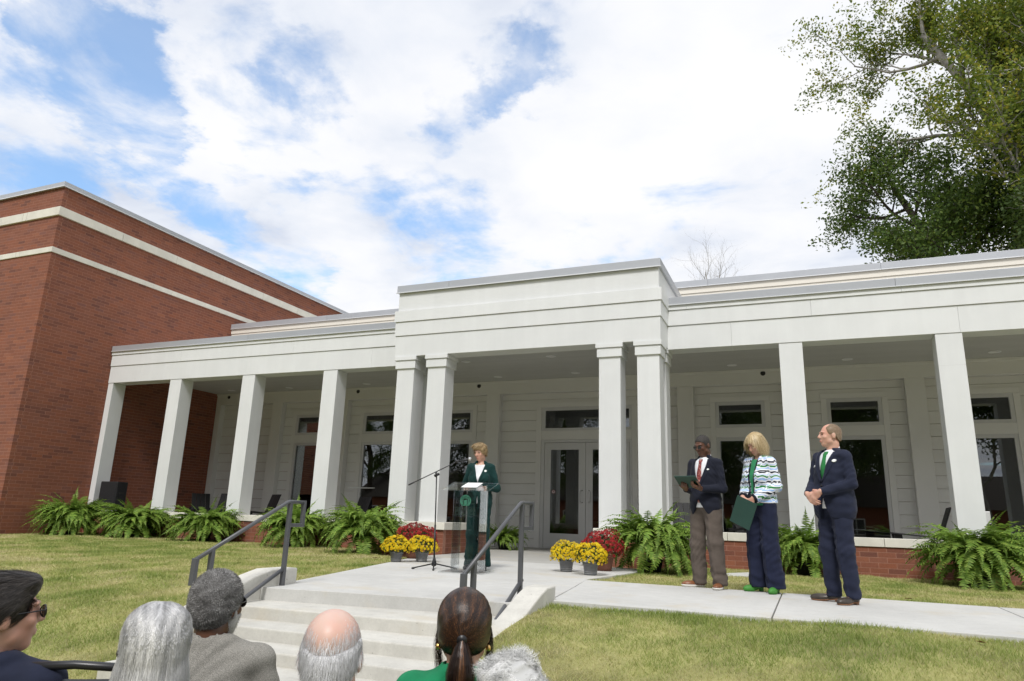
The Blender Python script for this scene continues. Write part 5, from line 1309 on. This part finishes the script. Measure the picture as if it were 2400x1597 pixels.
for k in (-1, 1): w2.drape('front_edge', [(zz, min(.004+k*(zz-.70)*.055, .004+k*((zz-.70)*.055+.014)), max(.004+k*(zz-.70)*.055, .004+k*((zz-.70)*.055+.014))) for zz in np.linspace(.965, 1.44, 9)], w2.jf, M_edge, .003, .006)
w2.trousers(M_navy3, (.100, .092, .102), .05, waist=.152, dep=.13, seed=2., wr=.005, top=1.0, crease=.012); w2.shoes(M_gshoe, M_gshoe, .045, .008, .036, tall=.058)
for wr_, el in ((w2.arms[0][2], w2.arms[0][1]), (w2.arms[1][2], w2.arms[1][1])):
    d = (wr_-el)/np.linalg.norm(wr_-el); c = el+(wr_-el)*.93; MB().tube([tuple(c-d*.012), tuple(c+d*.012)], .0535, 16).obj('cuff', M_edge, w2.t, smooth=True)
H_bob = hair_mat('blonde bob hair', [(0, (.20, .12, .05)), (.3, (.50, .36, .17)), (.7, (.70, .56, .32)), (1, (.80, .70, .48))])
def ex(q, d):
    d = smin(d, ell(q, (0, .03, -.03), (.092, .088, .112)), .05); d = smin(d, ell(q, (0, .0, .06), (.084, .104, .070)), .04)
    f = np.maximum(np.abs(q[:, 0]-.008)-.052-np.clip((-.02-q[:, 2]), 0, .1)*.1, np.maximum(q[:, 1]+.035, q[:, 2]-.058)); return smax(d, -f, .012)
o, V, T = w2.cap_hair(.011, [(-.16, -.105), (.16, -.105)], H_bob, extra=ex, lum=.003)
part_ = w2.W((.02, -.02, .13))
def bob(p, nv, t, j, r):
    g = np.zeros_like(p); g[:, 2] = -1.; d = p-part_; d = d/np.maximum(np.linalg.norm(d, axis=1), .03)[:, None]; return d*.7+g*.8-nv*.05+j*.35
def facew(P): f = w2.Q(P); return (np.abs(f[:, 0]-.006) < .054) & (f[:, 1] < -.04) & (f[:, 2] < .048)
hair_obj('hair_strands', [strands(V, T, 9000, 5, .015, bob, .0016, w2.hf, .0015, 3, reject=facew)], H_bob, o)
fo = MB().box(-.125, .125, -.005, .005, -.155, .155).obj('folder', M_folder, None, .002); fo.location = w2.world((.01, -.315, .845)); fo.rotation_euler = Euler((R(6), R(24), R(-22)))
props(fo, 'dark green folder hanging from the hands of the woman in patterned jacket', 'folder')
blob('watch', M_gold, w2.t, w2.arms[0][2]*.9+w2.arms[0][1]*.1+np.array([0, 0, -.012]), (.034, .03, .012))
# ------------------------------------------------------------------ man in navy suit
m3 = Person('balding man in a navy suit and green tie with clasped hands', (.245, -5.20, 0), R(-46), 1.765, S_fair, (-28, 0, 0), bulk=1.05)
std_legs(m3, .105, .19, (-42, -8)); m3.arm(-1, (-.235, -.03, 1.14), (-.06, -.275, 1.03), (.75, -.15, -.65), (.1, 1, 0), .55, 1); m3.arm(1, (.24, .0, 1.14), (.085, -.275, 1.05), (-.8, -.15, -.55), (-.1, 1, 0), .6, -1)
m3.body(); m3.face(M_lip, M_brow); m3.shirt(M_wshirt, pad=-.006); m3.jacket(M_navy, hem=.80, vz=1.14, vw=.30, open_=.30, waist=.170, dep=.132, flare=.014, seed=7., sl=(.064, .054, .042)); m3.lapels(M_navy, 1.14, .30, .055)
m3.drape('tie', [(1.470, -.020, .026), (1.445, -.024, .030), (1.43, -.015, .021), (1.32, -.026, .032), (1.12, -.034, .040)], m3.sf, M_gtie, .010, .006)
m3.disc('pin', .128, 1.37, .015, M_pin); m3.drape('name_tag', [(1.315, -.155, -.095), (1.332, -.155, -.095)], m3.jf, M_coplip, .010, .004)
m3.drape('button', [(1.115, .0, .016), (1.131, .0, .016)], m3.jf, M_blackp, .006, .004)
m3.trousers(M_navy, (.098, .082, .070), .05, seed=8., waist=.152, dep=.125, wr=.005, crease=.012); m3.shoes(M_boot, M_tsole, .022, .014, .044, tall=.11, name='boot')
H_sb = hair_mat('thinning brown hair', [(0, (.14, .09, .05)), (.5, (.30, .21, .13)), (1, (.46, .35, .24))])
def ex(q, d): return np.maximum(d, -ell(q, (0, -.075, .12), (.062, .085, .065)))
o, V, T = m3.cap_hair(.004, [(-.13, .2), (-.055, .13), (-.04, .02), (-.02, .0), (.0, .012), (.03, .0), (.06, -.045), (.13, -.07)], H_sb, extra=ex, lum=.001)
hair_obj('hair_strands', [strands(V, T, 6000, 3, .0035, lambda p, n, t, j, r: n*.4+np.array([.0, .4, -.6])@m3.hR.T+j*1.2, .0010, m3.hf, .0004, 4)], H_sb, o)
# ------------------------------------------------------------------ seated audience
GR = 'seated audience seen from behind'
def seated(label, u, v, dist, body_deg, head_yaw, head_pitch, skin, fem=False, H=1.75, hs=1., tilt=0., chair='', bulk=1., sw=None):
    r_ = ray(u, v); r_ = r_/np.linalg.norm(r_); top = CAM+r_*dist; rz = R(body_deg)
    p = Person(label, (0, 0, 0), rz, H, skin, (head_yaw, head_pitch, tilt), fem, True, GR, hs, sw, bulk)
    ht = Vector(p.W((0, .015, .121)))*p.k; ht.rotate(Euler((0, 0, rz)))
    g = float(hgt(top[0], top[1])); p.t.location = (top[0]-ht[0], top[1]-ht[1], top[2]-ht[2])
    p.gz = top[2]-ht[2]
    for k in (-1, 1):
        p.leg(k, (k*.09, .0, .51), (k*.12, -.42, .50), (k*.125, -.40, .09), (k*.13, -.54, .03))
        p.arm(k, (k*.265, -.03, .74), (k*.12, -.28, .60), (-k*.35, -.85, -.25), (0, -.2, -1), .3, -1 if k < 0 else 1)
    fold_at(p.t.location[0], p.t.location[1], p.gz, rz, chair)
    return p
def mk_clothes(p, jm, tm, shoem, **kw):
    p.trousers(tm, (.095, .082, .075), .05, top=1.0, h=.018); p.shoes(shoem, shoem, .0, .02, tall=.08, h=.013); return p.jacket(jm, **kw)
# tweed-jacket man
tw = seated('grey-haired man in a grey tweed jacket and glasses, turned towards the steps', 515, 1343, 3.1, 206, -17, 0, S_dark, chair='black folding chair under the man in grey tweed', bulk=1.04, sw=.185)
tw.body(.006); mk_clothes(tw, M_tweed, M_navy2, M_bshoe, hem=.86, vw=0, open_=0, h=.008, collar=True)
H_gr = hair_mat('cropped grey hair', [(0, (.05, .048, .047)), (.35, (.17, .165, .16)), (.7, (.36, .35, .345)), (1, (.58, .57, .56))], .75)
o, V, T = tw.cap_hair(.014, [(-.13, .075), (-.07, .055), (-.05, .0), (-.02, -.01), (.02, -.03), (.06, -.075), (.14, -.088)], H_gr, .005, lum=.0015)
patch = lambda p, r: np.clip(.45+.25*np.sin(p[:, 0]*70+3*np.sin(p[:, 2]*50))*np.sin(p[:, 2]*80+p[:, 1]*45)+r.normal(0, .2, len(p)), 0, 1)
hair_obj('hair_strands', [strands(V, T, 26000, 2, .0032, lambda p, n, t, j, r: n*.9+j*4.5+r.normal(0, .5, p.shape), .0012, None, 0, 5, rnd=patch)], H_gr, o)
H_bd = hair_mat('white beard', [(0, (.30, .29, .28)), (1, (.75, .74, .72))], .7)
def beard(P):
    q = tw.Q(P); d = head_sdf(q)-.006; return np.maximum(np.maximum(d, q[:, 2]+.035-np.clip(q[:, 1]+.02, 0, .1)*.8), np.maximum(q[:, 1]-.012, -(q[:, 2]+.14)))*tw.hs
o, V, F = sdf_obj('beard', beard, tw.hc-.17, tw.hc+.12, .006, H_bd, tw.t); a = o.data.attributes.new('rnd', 'FLOAT', 'POINT'); a.data.foreach_set('value', np.full(len(o.data.vertices), .4, np.float32))
hair_obj('beard_strands', [strands(V, np.concatenate([F[:, [0, 1, 2]], F[:, [0, 2, 3]]]), 5000, 2, .003, lambda p, n, t, j, r: n+j*3+np.array([0, 0, -.6]), .001, None, 0, 6)], H_bd, o)
shades(tw, M_lens, 'glasses')
# balding white-haired man
bl = seated('bald-topped man with white hair round the back of his head', 789, 1428, 2.15, 212, -6, 13, S_pink, chair='black folding chair under the bald-topped man')
bl.body(.006); mk_clothes(bl, M_navy, M_brownt, M_bshoe, hem=.86, vw=0, open_=0, collar=True)
H_wh = hair_mat('short white hair', [(0, (.42, .42, .43)), (.4, (.62, .62, .64)), (.8, (.72, .72, .74)), (1, (.85, .85, .86))])
bald_axis = np.array([0, -.075, .125])
BALD = ((0, .036, .094), (.064, .122, .098))
def ex(q, d): return smax(d, -(ell(q, *BALD)-.016), .012)
o, V, T = bl.cap_hair(.0035, [(-.13, .3), (-.055, .2), (-.045, .02), (-.02, .0), (.01, .0), (.03, -.015), (.06, -.075), (.14, -.095)], H_wh, .005, extra=ex, lum=.0008)
Bz = bl.hR
def back_down(p, n, t, j, r): return np.array([0, .15, -1.])@Bz.T+n*(.18-.25*t)+j*1.0
V2, F2 = sdf_mesh(lambda P: bl.hs*(head_sdf(bl.Q(P))-.001), bl.hc-.16, bl.hc+.17, .007); T2 = np.concatenate([F2[:, [0, 1, 2]], F2[:, [0, 2, 3]]])
def fringe(c):   # soft thinning edge on the bald crown
    q = bl.Q(c); d = ell(q, *BALD); ok = (q[:, 1] > -.03) & (q[:, 2] > -.09); return np.where(ok, np.clip((d+.022)/.045, 0, 1)**1.6*np.clip((.06-d)/.03, 0, 1)+1e-6, 1e-9)
hair_obj('hair_strands', [strands(V, T, 22000, 4, .0050, back_down, .0008, bl.hf, .0006, 7), strands(V2, T2, 7500, 4, .005, back_down, .0007, None, 0, 8, pick=fringe)], H_wh, o)
# ponytail woman
pt_ = seated('woman in a green jacket with brown hair tied in a ponytail', 1092, 1386, 2.5, 206, -3, 3, S_fair2, True, chair='black folding chair under the woman in green jacket', sw=.16)
pt_.body(.006); mk_clothes(pt_, M_kgreen, M_navy2, M_bshoe, hem=.86, vw=0, open_=0, collar=True, waist=.15, dep=.115, sl=(.057, .050, .04), h=.008)
H_br = hair_mat('brown hair with auburn lights', [(0, (.012, .006, .004)), (.5, (.030, .014, .008)), (.8, (.075, .032, .014)), (1, (.20, .085, .032))], .36)
def ex(q, d): return smin(d, ell(q, (0, .075, .005), (.06, .05, .06)), .03)
o, V, T = pt_.cap_hair(.013, [(-.14, .065), (-.085, .055), (-.06, .01), (-.03, -.02), (.02, -.035), (.06, -.07), (.14, -.075)], H_br, .005, extra=ex, lum=.0012)
tie = pt_.W((0, .122, -.018)); hb = pt_.hR
streak = lambda p, r: np.clip(.35+.35*np.sin(p[:, 0]*210+20*p[:, 2])+r.normal(0, .22, len(p)), 0, 1)
def to_tie(p, n, t, j, r): d = tie-p; return d/np.maximum(np.linalg.norm(d, axis=1), .01)[:, None]+n*.10*(1-t)+j*.22
A1 = strands(V, T, 18000, 6, .018, to_tie, .0010, pt_.hf, .0012, 9, taper=False, jitter=.3, rnd=streak)
def bundle(n, tie, path, rad, width, seed, rnd=None, fr=.3):
    r = np.random.default_rng(seed); seg = 12; t = np.linspace(0, 1, seg+1); c = np.array([path(q) for q in t]); a = r.random(n)*6.283; q = np.sqrt(r.random(n)); rr = np.array([rad(x) for x in t])
    ox = (np.cos(a)*q)[:, None]*rr[None]; oy = (np.sin(a)*q)[:, None]*rr[None]*.75; cut = (.82+.22*r.random(n))
    P_ = tie+np.stack([c[None, :, 0]+ox, c[None, :, 1]+oy, c[None, :, 2]*cut[:, None]], 2); P_ += np.cumsum(r.normal(0, .0012, P_.shape), 1)
    nv = np.stack([np.cos(a), np.sin(a), 0*a], 1); T_ = np.gradient(P_, axis=1); S_ = np.cross(T_, np.broadcast_to(nv[:, None], T_.shape)); S_ /= np.maximum(np.linalg.norm(S_, axis=2), 1e-9)[..., None]
    w = width*np.linspace(1, .4, seg+1)[None, :, None]; Vv = np.stack([P_-S_*w/2, P_+S_*w/2], 2).reshape(-1, 3); b = (np.arange(n)[:, None]*(seg+1)+np.arange(seg)[None]).ravel()*2
    return Vv, np.stack([b, b+1, b+3, b+2], 1), np.repeat(np.clip(.35+.4*np.sin(a*5)*q+r.normal(0, .2, n), 0, 1), 2*(seg+1))
A2 = bundle(6000, tie, lambda t: np.array([.0, .020*math.sin(min(1, t*3)*1.57)-.03*t, .012*math.sin(3.14*min(1, t*4))*.0-.33*t]), lambda t: .011+.036*min(1, t*3.2)**.8-.008*t, .0011, 10)
hair_obj('hair_strands', [A1, A2], H_br, o); MB().tube([tuple(tie+np.array([0, -.012, .004])), tuple(tie+np.array([0, .012, -.002]))], .0165, 14).obj('hair_tie', M_blackp, pt_.t, smooth=True)
A3 = []
for k in (-1, 1):
    t0 = pt_.W((k*.080, -.02, .01)); A3.append(bundle(160, t0, lambda t: np.array([k*.006*math.sin(4*t), .01*t, -.15*t]), lambda t: .010+.006*t, .0011, 20+k)); blob('earring', M_gold, pt_.t, pt_.W((k*.082, .018, -.052)), (.009, .009, .010))
for a_ in A3: hair_obj('loose_strands', [a_], H_br, pt_.t)
# long white-haired woman
wh = seated('woman with long straight silver-white hair', 378, 1419, 2.35, 222, 4, 4, S_fair, True, chair='black folding chair under the woman with long silver hair', sw=.155)
wh.body(.006); mk_clothes(wh, M_navy2, M_navy2, M_bshoe, hem=.86, vw=.2, waist=.15, dep=.115)
H_si = hair_mat('long silver hair', [(0, (.30, .30, .305)), (.35, (.50, .50, .51)), (.7, (.68, .675, .68)), (1, (.85, .84, .84))], .38)
o, V, T = wh.cap_hair(.010, [(-.14, .07), (-.085, .055), (-.06, -.01), (.0, -.05), (.06, -.09), (.14, -.10)], H_si, .006, lum=.001)
def fall(p, n, t, j, r):
    q = wh.Q(p); sx = np.sign(q[:, 0]+.002); rad = q-np.array([0, .018, .02]); rad /= np.linalg.norm(rad, axis=1)[:, None]; w = np.clip((q[:, 2]+.03)/.05, 0, 1)[:, None]
    rad = rad@wh.hR.T; g = np.array([0, 0, -1.]); gt = g-(rad@g)[:, None]*rad*w; gt /= np.maximum(np.linalg.norm(gt, axis=1), .05)[:, None]
    side = (np.stack([sx, 0*sx+.3, 0*sx], 1))@wh.hR.T; return gt+side*np.clip((q[:, 2]-.085)/.03, 0, 1)[:, None]*.6+j*.16-rad*np.clip(whs(p)/.012, 0, 1.2)[:, None]*w
col_ = lambda p, r: np.clip(.55+.3*np.sin((wh.Q(p)[:, 0])*260)+.2*np.sin(wh.Q(p)[:, 0]*90+wh.Q(p)[:, 1]*60)+r.normal(0, .16, len(p)), 0, 1)
whs = lambda P: np.minimum(wh.hf(P), ell(P, wh.W((0, .03, -.10)), (.097, .078, .17)))
hair_obj('hair_strands', [strands(V, T, 22000, 15, .022, fall, .0011, whs, .002, 11, taper=False, rnd=col_, jitter=.25, lenvar=.2), strands(V, T, 2500, 13, .022, fall, .0008, whs, .005, 12, rnd=col_, jitter=.5)], H_si, o)
blob('hair_clip', mat('dark clip', (.05, .045, .04), .3), wh.t, wh.W((.088, .02, .0)), (.006, .016, .010))
# curly white-haired person
cu = seated('person with short curly white hair, in front of the ponytailed woman', 1202, 1548, 2.15, 200, 0, 3, S_fair, True, chair='black folding chair under the person with curly white hair', sw=.155)
cu.body(.007); mk_clothes(cu, M_navy2, M_navy2, M_bshoe, hem=.86, vw=.2, waist=.15, dep=.115)
H_cw = hair_mat('curly white hair', [(0, (.34, .34, .34)), (.4, (.58, .58, .57)), (.8, (.78, .775, .765)), (1, (.90, .895, .88))], .5)
o, V, T = cu.cap_hair(.022, [(-.14, .05), (-.08, .0), (.0, -.06), (.06, -.10), (.14, -.11)], H_cw, .005, lum=.005)
def curl(p, n, t, j, r):
    ph = j[:, :1]*40+t*7; ax = np.cross(n, j); ax /= np.maximum(np.linalg.norm(ax, axis=1), 1e-6)[:, None]; bx = np.cross(n, ax); return n*.25+ax*np.cos(ph)+bx*np.sin(ph)+np.sin(p[:, [2, 0, 1]]*60)*.5
hair_obj('hair_strands', [strands(V, T, 13000, 7, .0058, curl, .0013, None, 0, 13, rnd=lambda p, r: np.clip(.5+.3*np.sin(p[:, 0]*85+2)*np.sin(p[:, 2]*95)+r.normal(0, .2, len(p)), 0, 1))], H_cw, o)
# man with sunglasses
sg = seated('dark-haired man in a navy suit and sunglasses, turned towards the speaker', 8, 1348, 2.85, 206, -44, -2, S_fair2, chair='black folding chair under the man with sunglasses')
sg.body(.006); mk_clothes(sg, M_navy, M_navy, M_bshoe, hem=.86, vw=.32, neck=.068); sg.shirt(M_bshirt, top=1.515)
H_dk = hair_mat('dark brown short hair', [(0, (.010, .008, .007)), (.5, (.028, .022, .018)), (.85, (.06, .05, .042)), (1, (.14, .12, .11))], .4)
def ex(q, d): return smin(d, ell(q, (0, -.040, .094), (.064, .058, .032)), .025)
o, V, T = sg.cap_hair(.011, [(-.14, .075), (-.085, .062), (-.058, .045), (-.048, -.02), (-.03, -.01), (.0, .0), (.03, -.02), (.06, -.075), (.14, -.09)], H_dk, .005, extra=ex, lum=.002)
def comb(p, n, t, j, r): q = sg.Q(p); up_ = np.clip((q[:, 2]-.05)/.06, 0, 1)[:, None]; return (np.array([0., .9, -.55])@sg.hR.T)*(1-up_*.3)+n*(.25-.3*t)+np.array([0, 0, .25])*up_+j*.8
hair_obj('hair_strands', [strands(V, T, 13000, 5, .0085, comb, .0012, sg.hf, .0008, 14)], H_dk, o)
M_slens = mat('brown lens', (.05, .042, .03), .1); shades(sg, M_slens)
# an empty folding chair stands beside him
r_ = ray(182, 1556); r_ /= np.linalg.norm(r_); q = CAM+r_*2.75; fold_at(q[0]-.30*math.sin(R(208))*-1*0+.33*math.sin(R(208)), q[1]-.33*math.cos(R(208)), q[2]-.845, R(208), 'empty black folding chair between the sunglasses man and the silver-haired woman')
